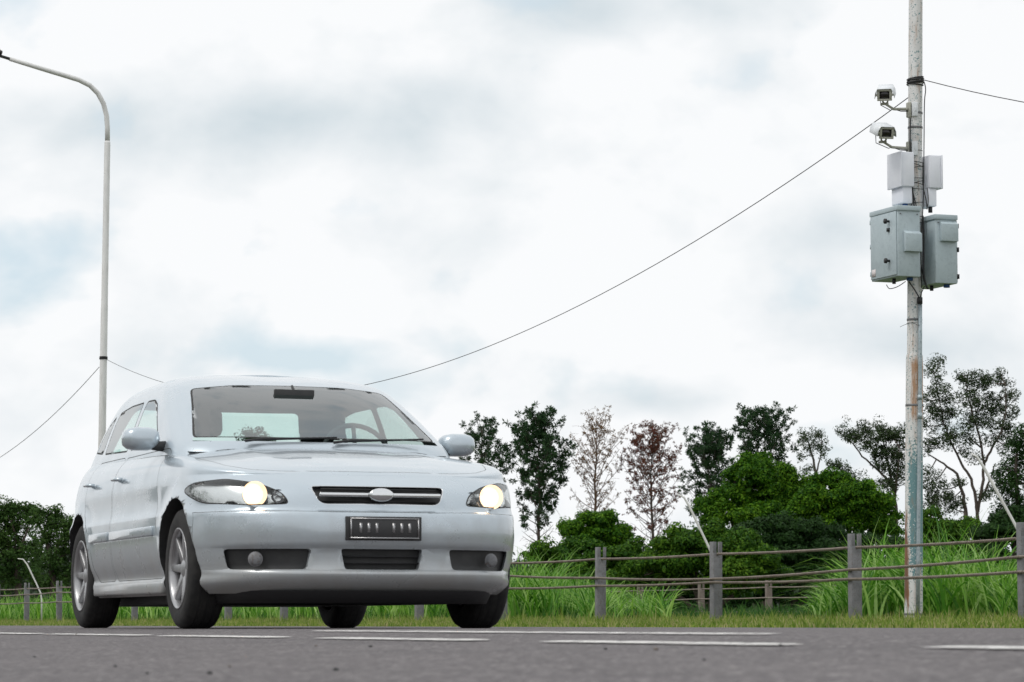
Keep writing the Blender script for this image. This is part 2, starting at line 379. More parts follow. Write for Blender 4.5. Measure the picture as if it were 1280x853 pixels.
# ------------------------------------------------------------------ near cable barrier
FP = 13.19; FS0 = 22.36; FSTEP = 3.105; FH = .872
def barrier(name, label, n0, n1, s0, step, p0, H, hts, half, rad, postm, twist, slot):
    root = empty(name, road(s0 + n0 * step, p0, 0), TH); inv = root.matrix_basis.inverted()
    tag(root, label, 'barrier')
    # local axes: +x = away from the road, +y = along the road
    def loc(s_, p_, z): return inv @ road(s_, p_, z)
    for n in range(n0, n1 + 1):
        s_ = s0 + n * step; r3 = random.Random(n * 7 + 3)
        c = loc(s_, p0, 0); tilt = Matrix.Rotation(R(r3.uniform(-.8, .8)), 4, 'Y') @ Matrix.Rotation(R(r3.uniform(-.6, .6)), 4, 'X') @ Matrix.Rotation(R(r3.uniform(-5, 5)), 4, 'Z')
        Mx = Matrix.Translation(c) @ tilt
        b = MB(); hs = slot; g = half * .16; Hn = H + r3.uniform(-.012, .012)
        # C-shaped post with a slot cut down through its top
        def pr(poly, z0, z1):
            k = len(poly); vs = [(Mx @ Vector((x, y, z)))[:] for z in (z0, z1) for x, y in poly]
            b.poly(vs, [tuple(range(k-1, -1, -1)), tuple(range(k, 2*k))] + [(i, (i+1) % k, k + (i+1) % k, k + i) for i in range(k)])
        tk = half * .13; g = half * .30; fb = half * .62
        pr([(-half, -half), (half, -half), (half, -half + tk), (-half, -half + tk)], -.25, Hn - hs)
        pr([(-half, -half), (-g, -half), (-g, -half + tk), (-half, -half + tk)], Hn - hs, Hn)
        pr([(g, -half), (half, -half), (half, -half + tk), (g, -half + tk)], Hn - hs, Hn)
        for sx_ in (-1, 1): pr([(min(sx_ * half, sx_ * (half - tk)), -half + tk), (max(sx_ * half, sx_ * (half - tk)), -half + tk), (max(sx_ * half, sx_ * (half - tk)), fb), (min(sx_ * half, sx_ * (half - tk)), fb)], -.25, Hn)
        b.build('post', postm, root, bevel=half * .03)
    allk = hts(0)
    for j in range(len(allk)):
        cen = []; dist = []
        for n in range(n0 - 1, n1 + 1):
            sub = (190 if n < 5 else 60 if n < 9 else 24) if twist else 3
            for q in range(sub):
                f = q / sub; s_ = s0 + (n + f) * step
                ha, hb = hts(n)[j], hts(n + 1)[j]
                z = ha + (hb - ha) * f - .012 * 4 * f * (1 - f)
                off = 0 if j == 0 else -(half + rad * 1.05)
                cen.append(loc(s_, p0 + off, z)); dist.append((n + f) * step / (.13 if n < 5 else .39))
        b = MB()
        if twist:
            for k in range(3):
                pp = []
                for i, c in enumerate(cen):
                    a = 2 * PI * dist[i] + k * 2 * PI / 3
                    pp.append(c + Vector((math.cos(a), 0, math.sin(a))) * rad * .60)
                b.tube(pp, rad * .50, 5, False)
        else: b.tube(cen, rad, 5, False)
        b.build('wire_rope', M['rope'], root, smooth=True)
    return root
HT = {-1: (.735, .60, .45), 0: (.742, .582, .455), 1: (.735, .525, .437), 2: (.740, .480, .447), 3: (.750, .537, .447), 4: (.760, .615, .453)}
def near_h(n): return HT.get(n, (.75 + .01 * math.sin(n), .635 + .012 * math.cos(n * 2.1), .455))
barrier('cable_barrier', 'near wire rope barrier with slotted grey posts along the verge', -1, 15, FS0, FSTEP, FP, FH, near_h, .052, .0145, M['post'], True, .115)
X0 = Vector((3.8, 61.0, 0)); ps2 = X0.x * math.cos(TH) + X0.y * math.sin(TH); ss2 = -X0.x * math.sin(TH) + X0.y * math.cos(TH)
barrier('cable_barrier', 'farther wire rope barrier with thin brown posts in the shade of the bushes', -6, 8, ss2, FSTEP, ps2, .86, lambda n: (.72, .52, .26), .055, .012, M['post_old'], False, .13)

# ------------------------------------------------------------------ poles
def rel(P, o): return Vector(P) - Vector(o)
PP = 13.78; PD = depth_on(1141.8, PP); base = at(1141.8, 779, PD); base.z = -.02
BPOLE = base.copy()
def px_local(px, py, dd=0.0): return at(px, py, PD + dd) - BPOLE
UP = (at(1144.2, 0, PD) - at(1142.3, 560, PD)); UP = UP / UP.z
def pole_axis(z): return Vector((UP.x * z, UP.y * z * 0, z))
def z_at(py): return px_local(1142, py).z
pr_ = empty('camera_pole', BPOLE); tag(pr_, 'tall worn white steel pole with cabinets and cameras behind the near barrier', 'pole')
def polemesh(b, prof_, axis, n=24):
    b.tube([axis(z) for z, r in prof_], [r for z, r in prof_], n)
zs = z_at(442)
b = MB(); polemesh(b, [(-.2, .087), (.12, .087), (zs - .10, .081), (zs - .03, .080), (zs, .071), (zs + .004, .0705), (z_at(120), .068), (z_at(0), .066), (9.6, .058), (9.61, .001)], pole_axis)
b.build('pole_shaft', M['pole_worn'], pr_, smooth=True)
def bandring(py, r, h, name, mt, tube=.003, seed=0):
    b = MB(); z = z_at(py); c = pole_axis(z)
    b.lathe([(r, -h/2), (r + tube, -h/2 + .002), (r + tube, h/2 - .002), (r, h/2)], 28, Matrix.Translation(c)); return b.build(name, mt, pr_, smooth=True)
for py, r in [(400, .071), (507, .082), (768, .0875), (142, .0682), (189, .069), (340, .07), (160, .069)]: bandring(py, r, .022 if py != 189 else .008, 'clamp_band', M['post'])
b = MB(); r7 = random.Random(4)       # coil of spare cable wound round the shaft
for k in range(7):
    z = z_at(98 + 1.3 * k); ph = r7.random() * 6
    b.tube([pole_axis(z) + Vector((math.cos(a) * (.074 + .006 * (k % 2)), math.sin(a) * (.074 + .006 * (k % 2)), .012 * math.sin(a + ph))) for a in [i * PI / 12 for i in range(25)]], .0065, 6, False)
b.build('cable_coil', M['wire'], pr_, smooth=True)
# conduit on the front of the shaft
b = MB(); cx = lambda py, x: px_local(x, py, -.088)
b.tube([cx(372, 1150.3), cx(430, 1150.2), cx(495, 1149.9), cx(600, 1148.6), cx(700, 1147.6), cx(774, 1147.0)], .019, 12)
for a_, c_ in ((494, 500), (516, 524)): b.tube([cx(a_, 1149.9), cx(c_, 1149.8)], .024, 12)
b.build('conduit', M['conduit'], pr_, smooth=True)
# loose black cables down the shaft
def cab(pts, r=.005, name='cable'):
    b = MB(); P = [px_local(x, y, d) for x, y, d in pts]; o = []
    for i in range(len(P) - 1):       # Catmull-Rom
        p0, p1, p2, p3 = P[max(i-1, 0)], P[i], P[i+1], P[min(i+2, len(P)-1)]
        for k in range(6):
            t_ = k / 6; o.append(.5 * ((2*p1) + (p2-p0)*t_ + (2*p0-5*p1+4*p2-p3)*t_*t_ + (3*p1-p0-3*p2+p3)*t_**3))
    o.append(P[-1]); b.tube(o, r, 6); return b.build(name, M['wire'], pr_, smooth=True)
cab([(1155, 102, -.08), (1157, 112, -.08), (1155.5, 130, -.08), (1155, 180, -.08), (1154.5, 230, -.08), (1153.6, 262, -.09), (1151, 300, -.1), (1152, 360, -.11)])
cab([(1138, 148, -.085), (1137.6, 178, -.085), (1138, 205, -.095), (1141, 240, -.1), (1143, 262, -.1), (1146, 300, -.1), (1149, 330, -.1), (1152, 352, -.1)], .0065)
cab([(1142, 222, -.1), (1140, 235, -.1), (1146, 262, -.1), (1148, 300, -.1), (1150, 340, -.1)], .005)
cab([(1139, 236, -.1), (1139.5, 255, -.1), (1144, 280, -.1), (1149.5, 320, -.1), (1155, 352, -.12)], .005)
cab([(1154, 235, -.08), (1157.5, 250, -.1), (1159, 262, -.1)], .005); cab([(1159, 235, -.1), (1160.5, 250, -.1), (1158.5, 262, -.1)], .004)
for y0, y1 in [(202, 204), (204, 209), (210, 208), (223, 223), (230, 226), (228, 231), (236, 237), (254, 253), (271, 271), (278, 279)]:
    cab([(1140.5, y0, -.095), (1147, (y0 + y1) / 2 - .5, -.1), (1154, y1, -.08)], .0035, 'cable_tie')
cab([(1153.5, 270, -.08), (1154.6, 300, -.1), (1154.4, 340, -.12), (1158, 358, -.13), (1161, 361, -.13)], .009)
cab([(1136, 352, -.1), (1143, 362, -.1), (1149.5, 373, -.105)], .006); cab([(1155.6, 358, -.1), (1152, 366, -.1), (1150, 373, -.105)], .005)
cab([(1108, 356, -.15), (1112, 361, -.15), (1122, 358.5, -.15), (1132, 352, -.13)], .004)
b = MB(); b.tube([px_local(1149.8, 372, -.1), px_local(1149.8, 380, -.1)], .026, 8); b.build('conduit_cap', M['black'], pr_)
# tie wires with loose ends
cab([(1133, 405, -.075), (1140, 403, -.09), (1148, 407, -.11), (1153, 404, -.07)], .0022, 'tie_wire'); cab([(1125, 409, -.1), (1133, 405.5, -.085), (1146, 403, -.1)], .002, 'tie_wire')

# boxes aligned with the road beside the shaft; local frame: x = away from road, y = along the road
def roadbox(name, pyt, pyb, dp0, dp1, ds0, ds1, mt, parent=None, bevel=.006):
    pass
def boxthing(name, label, cat, pyc, group=None):
    z = z_at(pyc); c = BPOLE + pole_axis(z); o = empty(name, c, TH); tag(o, label, cat, group); return o
def lz(root, py): return z_at(py) + BPOLE.z - root.location.z
def cabinet(label, side, y_top, y_bot, hood):
    r_ = boxthing('control_cabinet', label, 'cabinet', y_bot)
    s_ = side
    xa, xb = (-.318, -.080) if s_ < 0 else (.085, .315)
    z0, z1 = 0.0, lz(r_, y_top)
    b = MB(); b.box((xa, -.265, z0), (xb, .27, z1 - .02)); b.build('cabinet_body', M['cabinet'], r_, bevel=.006)
    # sloping rain lid that overhangs the front
    b = MB(); e = .012
    vs = [(xa-e, -.28, z1-.045), (xb+e*.3, -.28, z1-.045), (xb+e*.3, .28, z1-.045), (xa-e, .28, z1-.045), (xa-e, -.28, z1+.002), (xb+e*.3, -.28, z1+.002), (xb+e*.3, .28, z1+.002), (xa-e, .28, z1+.002)]
    b.poly(vs, [(0,3,2,1),(4,5,6,7),(0,1,5,4),(1,2,6,5),(2,3,7,6),(3,0,4,7)]); b.build('lid', M['cabinet'], r_, bevel=.005)
    # ventilation hood on the face that looks along the road
    hc = (xa + xb) / 2 + (.028 if s_ < 0 else .018); h0, h1 = lz(r_, hood[1]), lz(r_, hood[0]); hw = .088
    b = MB(); vs = [(hc-hw, -.266, h0), (hc+hw, -.266, h0), (hc+hw, -.266, h1), (hc-hw, -.266, h1), (hc-hw, -.312, h0), (hc+hw, -.312, h0), (hc+hw, -.312, h1-.028), (hc-hw, -.312, h1-.028)]
    b.poly(vs, [(0,1,2,3),(4,7,6,5),(0,4,5,1),(3,2,6,7),(0,3,7,4),(1,5,6,2)]); b.build('vent_hood', M['cabinet'], r_, bevel=.004)
    dx = xa if s_ < 0 else xb; sg = -1 if s_ < 0 else 1
    b = MB(); b.box(tuple(min(p) for p in [(dx+sg*.002, dx+sg*.012), (-.25, -.25), (.015, .015)]), (max(dx+sg*.002, dx+sg*.012), .262, z1 - .05)); dr = b.build('door', M['cabinet'], r_, bevel=.004)
    if s_ < 0:
        for py in (281, 330):
            b = MB(); zz = lz(r_, py); b.tube([(dx-.012, -.12, zz), (dx-.045, -.12, zz)], .012, 10); b.tube([(dx-.045, -.12, zz), (dx-.062, -.12, zz)], .026, 10); b.build('handle', M['black'], dr)
        b = MB(); zz = lz(r_, 291.5); b.box((dx-.03, -.13, zz-.016), (dx-.012, -.095, zz+.016)); b.build('lock', M['black'], dr)
        b = MB(); zz = lz(r_, 341); b.box((dx-.0145, .16, zz-.035), (dx-.0125, .24, zz+.035)); b.build('sticker', M['sticker'], dr)
    else: pass
    for zz in (.07, z1 * .5, z1 - .1):
        b = MB(); yy = .262 if s_ < 0 else -.262
        b.box((dx + sg*.004 - .008, yy - .006, zz - .022), (dx + sg*.012 + .008, yy + .012 if s_ < 0 else yy + .02, zz + .022)); b.build('hinge', M['black' if s_ > 0 else 'cabinet'], r_)
    b = MB()
    b.tube([(xa + .07, -.05, .0), (xa + .07, -.05, -.05)], .018, 8); b.build('cable_gland', M['black'], r_)
    b = MB(); b.tube([(xb - .07, -.18, .0), (xb - .07, -.18, -.03)], .03, 10); b.build('cable_gland', M['blue'], r_)
    # lifted screw heads
    for xx in (xa + .03, xb - .03): b = MB(); b.tube([(xx, -.2655, z1 - .075), (xx, -.272, z1 - .075)], .006, 8); b.build('screw', M['post'], r_)
    return r_
cabinet('larger grey green steel cabinet with two black handles, on the road side of the pole', -1, 263.5, 350.5, (294, 320))
cabinet('grey green steel cabinet with black hinges, on the field side of the pole', 1, 272, 357, (280, 305))
def whitebox(label, s_, y_top, y_mid, y_bot):
    r_ = boxthing('antenna_box', label, 'equipment box', y_bot)
    xa, xb = (-.202, -.074) if s_ < 0 else (.088, .212)
    zm, zt = lz(r_, y_mid), lz(r_, y_top)
    b = MB(); b.box((xa, -.135, zm), (xb, .135, zt)); b.build('upper_housing', M['whitebox'], r_, bevel=.009)
    b = MB(); e = -.004 if s_ < 0 else .004
    x_ = xa if s_ < 0 else xb; b.box((min(x_, x_ + 5*e), -.138, zm - .004), (max(x_, x_ + 5*e), .138, zt + .004)); b.build('cover', M['whitebox'], r_, bevel=.005)
    b = MB(); xl, xh = (xa + .012, xb - .012) if s_ < 0 else (xa, xb - .035)
    b.box((xl, -.11, 0), (xh, .115, zm + .002)); b.build('lower_housing', M['whitebox'], r_, bevel=.01)
    b = MB(); xm = (xl + xh) / 2; b.tube([(xm, -.06, 0), (xm, -.06, -.055)], .026 if s_ < 0 else .02, 10); b.build('cable_gland', M['blue'] if s_ < 0 else M['black'], r_)
    b = MB(); b.box((-.08 if s_ < 0 else .06, -.03, zm + .06), (-.06 if s_ < 0 else .09, .03, zt - .06)); b.build('bracket', M['post'], r_)
whitebox('white box on the road side of the pole, just under the cameras', -1, 193.5, 236.5, 257)
whitebox('white box on the field side of the pole, above the cabinet with hinges', 1, 195.5, 236.5, 259)

# surveillance cameras
def camera_unit(label, px, py, yaw, tilt, pyc):
    """front face centre at px,py; arm back to a clamp at height pyc"""
    dd = -.32
    P = at(px, py, PD + dd)
    root = empty('surveillance_camera', P); tag(root, label, 'camera')
    Mx = Matrix.Rotation(yaw, 4, 'Z') @ Matrix.Rotation(tilt, 4, 'X')      # body runs along +y, front at y=0
    b = MB(); b.box((-.062, .0, -.045), (.062, .22, .045), Mx); b.build('housing', M['camgrey'], root, bevel=.012)
    b = MB()
    for lo, hi in [((-.070, -.012, -.055), (.070, .004, -.036)), ((-.070, -.012, .036), (.070, .004, .055)), ((-.070, -.012, -.036), (-.046, .004, .036)), ((.046, -.012, -.036), (.070, .004, .036))]: b.box(lo, hi, Mx)
    for sx_ in (-1, 1): b.tube([Mx @ Vector((sx_ * .066, .0, 0)), Mx @ Vector((sx_ * .086, .0, 0))], .012, 8)
    b.build('front_frame', M['camgrey'], root, bevel=.004)
    b = MB(); b.box((-.047, -.006, -.037), (.047, -.002, .037), Mx); b.build('window', mat('camera_window', (.012, .01, .01), .08), root)
    # folded white sunshield over the top
    b = MB(); sec = [(-.094, -.03), (-.088, .02), (-.066, .062), (.066, .062), (.088, .02), (.094, -.03)]
    vs = []; 
    for y_ in (-.02, .25):
        for x_, z_ in sec: vs.append((Mx @ Vector((x_, y_, z_)))[:])
    for y_ in (-.02, .25):
        for x_, z_ in sec: vs.append((Mx @ Vector((x_ * .97, y_, z_ - .003)))[:])
    f = [(i, i+1, 7+i, 6+i) for i in range(5)] + [(12+i, 18+i, 19+i, 13+i) for i in range(5)] + [(i, 12+i, 13+i, i+1) for i in range(5)] + [(6+i, 7+i, 19+i, 18+i) for i in range(5)] + [(0, 6, 18, 12), (5, 17, 23, 11)]
    b.poly(vs, f); b.build('sunshield', M['shield'], root)
    # yoke, knuckle and arm
    cpt = (BPOLE + pole_axis(z_at(pyc))) - P
    kn = Mx @ Vector((0, .08, -.085)); b = MB()
    for sx_ in (-1, 1): b.tube([Mx @ Vector((sx_ * .028, .07, -.05)), kn + Vector((sx_ * .02, 0, 0)), kn + Vector((0, 0, -.012))], .009, 8)
    b.tube([kn + Vector((-.045, 0, -.014)), kn + Vector((.03, 0, -.014))], .012, 8)
    b.build('yoke', M['camgrey'], root)
    e = cpt + Vector((-.078, -.05, -.0)); k2 = kn + Vector((.085, .05, -.055))
    b = MB(); b.tube([kn + Vector((.0, 0, -.014)), k2, e + Vector((-.02, 0, .002)), e], [.011, .013, .016, .02], 10); b.build('arm', M['camgrey'], root, smooth=True)
    b = MB(); Mt = Matrix.Translation(cpt + Vector((-.068, -.045, -.005))) @ Matrix.Rotation(R(-62), 4, 'Z')
    b.box((-.032, -.014, -.075), (.032, .014, .075), Mt); b.build('mount_plate', M['camgrey'], root, bevel=.012)
    b = MB(); Mt = Matrix.Translation(cpt + Vector((-.012, -.078, -.002))); b.box((-.03, -.010, -.066), (.026, .012, .066), Mt); b.box((-.004, -.016, -.02), (.010, -.011, .022), Mt); b.build('clamp', M['shield'], root, bevel=.003)
    b = MB(); b.tube([Mx @ Vector((-.05, .18, -.05)), Mx @ Vector((-.05, .15, -.12)), k2 + Vector((-.03, 0, -.012)), k2, (k2 + e) / 2 + Vector((0, -.01, -.022)), e + Vector((0, 0, -.02))], .004, 6); b.build('cable', M['wire'], root, smooth=True)
camera_unit('upper security camera with black window, turned a little left, on the pole', 1105.6, 119, R(-11), R(19), 138)
camera_unit('lower security camera with black window, turned a little right, on the pole', 1108.2, 166.5, R(10), R(18), 187)

# lamp post on the left
LP = 13.78; LD = depth_on(129.5, LP); lb = at(123.4, 779, LD); lb.z = -.02
lamp = empty('street_lamp', lb); tag(lamp, 'tall white curved street lamp rising behind the car, dark head at its tip', 'street lamp')
LU = (at(134.2, 178, LD) - at(127.3, 562, LD)); LU = LU / LU.z
lax = lambda z: Vector((LU.x * z, 0, z))
lz_ = lambda py: (at(130, py, LD) - lb).z
ztop = lz_(160)
prf = [(-.2, .078), (lz_(561), .074), (lz_(382), .069), (lz_(381), .066), (lz_(179), .060), (lz_(176.5), .052)]
b = MB(); b.tube([lax(z) for z, r in prf], [r for z, r in prf], 16)
b.build('pole_shaft', M['pole'], lamp, smooth=True)
b = MB(); pts = []
for px, py, a in [(134.25, 178, 0), (134.3, 160, .0), (133.2, 145, .02), (129.5, 130, .06), (122.5, 117, .18), (112.5, 107, .34), (99, 100.2, .56), (84, 95.5, .8), (50, 85.4, 1.35), (12, 73.8, 1.98)]:
    pts.append(at(px, py, LD - a * math.sin(TH)) - lb)
b.tube(pts, [.050] * 8 + [.046, .042], 12); arm = b.build('arm', M['pole'], lamp, smooth=True)
b = MB(); tip = pts[-1]; dr_ = (pts[-1] - pts[-2]).normalized()
b.tube([tip - dr_ * .02, tip + dr_ * .22], .03, 8); b.build('spigot', M['trim'], lamp)
b = MB(); Mh = Matrix.Translation(tip + dr_ * .16 + Vector((0, 0, .06))) @ dr_.to_track_quat('X', 'Z').to_matrix().to_4x4()
vs = []
for x_, w_, h0, h1 in [(0, .05, -.03, .05), (.12, .11, -.05, .08), (.4, .15, -.05, .10), (.62, .12, -.04, .07), (.7, .05, -.02, .03)]:
    for a in range(10):
        q = 2 * PI * a / 10; vs.append((Mh @ Vector((x_, w_ * math.cos(q), (h1 if math.sin(q) > 0 else -h0) * math.sin(q))))[:])
b.poly(vs, [(i*10+k, i*10+(k+1) % 10, (i+1)*10+(k+1) % 10, (i+1)*10+k) for i in range(4) for k in range(10)] + [tuple(range(9, -1, -1)), tuple(range(40, 50))])
b.build('lamp_head', M['trim'], lamp, smooth=True)
b = MB()
for k in range(3): b.lathe([(.074, -.012), (.088, 0), (.074, .012)], 16, Matrix.Translation(lax(lz_(446.5 + 1.2 * k))))
b.build('cable_coil', M['wire'], lamp, smooth=True)

# overhead wires
def wire(A, B, sag, label, r=.0048):
    b = MB(); A = Vector(A); B = Vector(B)
    b.tube([A.lerp(B, i / 60) - A - Vector((0, 0, 4 * sag * (i/60) * (1 - i/60))) for i in range(61)], r, 5, False)
    o = b.build('overhead_wire', M['wire'], smooth=True, loc=A); tag(o, label, 'wire'); return o
A = at(1137, 121, PD); B = at(134, 450, LD)
wire(A, B, 1.62, 'long thin black wire sagging between the camera pole and the lamp post')
E = road(0, LP) ; nx = B + (B - A) * 1.0
wire(at(124, 459, LD), at(124, 459, LD) + Vector((B.x - A.x, B.y - A.y, .0)), 1.55, 'thin wire sagging left from the lamp post to the frame edge', .0065)
wire(at(1154, 100, PD), at(1154, 100, PD) + Vector((A.x - B.x, A.y - B.y, .0)) * .85, 2.1, 'thin wire leaving the camera pole towards the right', .0045)

# bent white rods behind the barrier
def rod(pts, p_, label, wdt=.0135):
    d0 = depth_on(pts[-1][0], p_); P = [at(x, y, d0) for x, y in pts]; b0 = Vector((P[-1].x, P[-1].y, -.02))
    b = MB(); b.tube([q - b0 for q in P] , [wdt * .5, wdt * .8] + [wdt] * (len(P) - 2), 10)
    o = b.build('bent_rod', M['white_pole'], smooth=True, loc=b0); tag(o, label, 'rod', None); return o
rod([(847, 618), (855, 622), (861, 632), (884, 680), (896, 706), (899, 716), (899.5, 779)], 13.9, 'bent white rod behind the third visible barrier post from the right')
rod([(1214, 567), (1221, 571), (1229, 583), (1270, 658), (1283, 683), (1288, 700), (1289, 780)], 13.9, 'bent white rod leaning over the tall grass near the right edge')
rod([(22, 698.5), (29, 699.5), (34, 706), (46, 731), (51, 742), (52, 750), (52, 779.5)], 14.3, 'bent white rod in front of the dark trees near the left edge', .017)

# ------------------------------------------------------------------ foliage
def rdir(n):
    v_ = rng.normal(size=(n, 3)); return v_ / np.linalg.norm(v_, axis=1, keepdims=True)
def leaves(b, C, size, aspect=.5, var=.4, up=0.0, out=None):
    n = len(C); a = rdir(n)
    if out is not None:     # leaf planes roughly facing outwards
        nn = out + .8 * rdir(n); nn[:, 2] += up; nn /= np.linalg.norm(nn, axis=1, keepdims=True)
        a = np.cross(nn, rdir(n)); a /= np.linalg.norm(a, axis=1, keepdims=True) + 1e-9; w_ = np.cross(nn, a)
    else:
        w_ = np.cross(a, rdir(n)); w_ /= np.linalg.norm(w_, axis=1, keepdims=True) + 1e-9
    s_ = size * (1 + var * (rng.random((n, 1)) * 2 - 1))
    a = a * s_; w_ = w_ * s_ * aspect
    v_ = np.stack([C - a, C + w_, C + a, C - w_], 1).reshape(-1, 3)
    b.arr(v_, np.arange(4 * n).reshape(n, 4))
def puff(b, c, r, n, size, aspect=.5, squash=.7, ball=False):
    d_ = rdir(n)
    if not ball: d_[:, 2] = np.abs(d_[:, 2]) * .95 - .28
    rr = r * (.55 + .45 * rng.random((n, 1)) ** .5)
    C = np.array(c) + d_ * rr * np.array([1, 1, squash]); leaves(b, C, size, aspect, .4, .5, d_)
def limb(P0, d0, Ln, r0, r1, curve=(0, 0, .3), wob=.08, n=6):
    p = Vector(P0); d_ = Vector(d0).normalized(); pts = [p.copy()]; rr = [r0]
    for i in range(n):
        d_ = (d_ + Vector(curve) / n + Vector((rnd.uniform(-wob, wob), rnd.uniform(-wob, wob), rnd.uniform(-wob, wob)))).normalized()
        p = p + d_ * (Ln / n); pts.append(p.copy()); rr.append(r0 + (r1 - r0) * (i + 1) / n)
    return pts, rr
G_PINE = leafmat('pine_needles', [(.018, .045, .020), (.028, .065, .026), (.045, .090, .035)], .25)
G_TAN = leafmat('dry_tan_needles', [(.15, .085, .05), (.24, .15, .085), (.12, .10, .04)], .3)
G_RED = leafmat('dead_reddish_needles', [(.12, .05, .04), (.17, .075, .055), (.10, .055, .035)], .25)
G_EUC = leafmat('olive_leaves', [(.030, .050, .022), (.045, .072, .032), (.065, .095, .045)], .3)
G_BUSH = leafmat('bright_green_leaves', [(.016, .062, .007), (.05, .135, .013), (.14, .27, .032)], .35, patch=.45)
G_BUSH2 = leafmat('mid_green_leaves', [(.018, .062, .008), (.052, .125, .016), (.13, .24, .035)], .35, patch=.5)
G_DARK = leafmat('dark_green_leaves', [(.013, .035, .010), (.022, .055, .014), (.035, .080, .02)], .3, patch=.5)
G_MIM = leafmat('soft_green_leaves', [(.035, .075, .02), (.055, .11, .03), (.08, .14, .04)], .4, patch=.4)

def pine(px, top, bot, halfpx, d, leafm, bark, label, density=1.0, tuft=.26, lean=0, t0=.18, seed=0, name='pine_tree', nl=20, nb=46, shape=None):
    global rnd, rng
    rnd = random.Random(seed); rng = np.random.default_rng(seed)
    k = d / FPX
    b0 = at(px, 779, d); b0.z = -.05; T = at(px + lean, top, d) - b0; H = T.z; W = halfpx * k * 1.35; base_h = at(px, bot, d).z
    root = empty(name, b0); tag(root, label, 'tree')
    tb = MB(); cb = MB()
    tp = [Vector((T.x * f + rnd.uniform(-.05, .05) * W * (0 < f < 1), rnd.uniform(-.04, .04) * W * (0 < f < 1), H * f * .985)) for f in [i / 10 for i in range(11)]]
    tr_ = [max(.0125 * H * (1 - f) ** .8, .02) for f in [i / 10 for i in range(11)]]; tb.tube(tp, tr_, 7)
    def axis(f): i = min(9, int(f * 10)); return tp[i].lerp(tp[i+1], f * 10 - i)
    env = shape or (lambda u: min(1, .50 + .85 * u) * (1 - (max(0, u - .55) / .62) ** 2))       # u 0 crown bottom .. 1 top
    for i in range(nb):
        f = t0 + (0.97 - t0) * ((i + rnd.random()) / nb) ** .9
        az = i * 2.4 + rnd.uniform(-.4, .4); el = R(8 + 42 * f + rnd.uniform(-8, 10))
        h0 = H * f; u = max(0, (h0 + .12 * H - base_h) / (H - base_h))
        Ln = max(.35, W * env(min(1, u)) / max(.45, math.cos(el)) * rnd.uniform(.75, 1.08))
        Ln = min(Ln, (H * 1.02 - h0) / max(.3, math.sin(el + .1)) + .35)
        pts, rr = limb(axis(f), (math.cos(az) * math.cos(el), math.sin(az) * math.cos(el), math.sin(el)), Ln, max(.012, .03 * (1 - f) + .018) * H / 13, .008, (0, 0, .55), .12, 6)
        tb.tube(pts, rr, 5, False)
        nt_ = max(3, int(Ln * 3.4))
        low = h0 < base_h * .85
        for j in range(nt_):
            g = .28 + .72 * (j + rnd.random()) / nt_; ii = min(5, int(g * 6)); q = pts[ii].lerp(pts[ii+1], g * 6 - ii)
            dv = Vector((rnd.gauss(0, 1), rnd.gauss(0, 1), rnd.gauss(.5, .7))).normalized()
            tl = rnd.uniform(.2, .55) * (W / 2.0); p2 = q + dv * tl
            tb.tube([q, q.lerp(p2, .5) + Vector((0, 0, .03)), p2], [.012, .009, .006], 4, False)
            if low or rnd.random() > density * (.55 + .5 * min(1, max(0, (q.z - base_h) / (H - base_h)) * 1.6)): continue
            for e_ in range(2):
                c_ = q.lerp(p2, .55 + .45 * e_) + Vector((rnd.uniform(-.08, .08), rnd.uniform(-.08, .08), 0))
                n = int(nl * rnd.uniform(.6, 1.2)); dd_ = rdir(n); rad_ = tuft * rnd.uniform(.6, 1.15)
                C = np.array(c_[:]) + dd_ * rad_ * .55
                a = dd_ * rad_ * .5; w_ = np.cross(dd_, rdir(n)) * rad_ * .17
                v_ = np.stack([C - a, C + w_, C + a, C - w_], 1).reshape(-1, 3); cb.arr(v_, np.arange(4 * n).reshape(n, 4))
    tb.build('trunk', M[bark], root, smooth=True); cb.build('crown', leafm, root)
    return root
PD2 = 200
pine(603, 529, 640, 34, 215, G_PINE, 'bark_grey', 'sparse dark pine half hidden behind the car bonnet', .8, .30, 0, .3, 5, nb=44)
pine(675, 522, 650, 40, PD2, G_PINE, 'bark', 'full dark green pine beside the right headlight of the car', 1, .31, -2, .22, 6, nb=70, nl=21)
pine(745, 520, 640, 36, PD2, G_TAN, 'bark_red', 'nearly bare tan pine between the green and the reddish one', .72, .17, 0, .30, 7, nb=74, nl=11)
pine(816, 537, 655, 39, PD2, G_RED, 'bark', 'dying pine with reddish brown crown', .85, .22, 0, .24, 8, nb=74, nl=15)
pine(886, 541, 650, 35, 205, G_PINE, 'bark_grey', 'green rounded pine right of the reddish brown one', .95, .27, 1, .30, 9, nb=74, nl=22)
pine(955, 522, 620, 38, 210, G_PINE, 'bark_grey', 'dark broad topped pine rising above the brightest bushes', .95, .30, 0, .35, 10, nb=60, nl=19, shape=lambda u: .45 + .55 * min(1, u * 1.3) if u < .85 else .9)

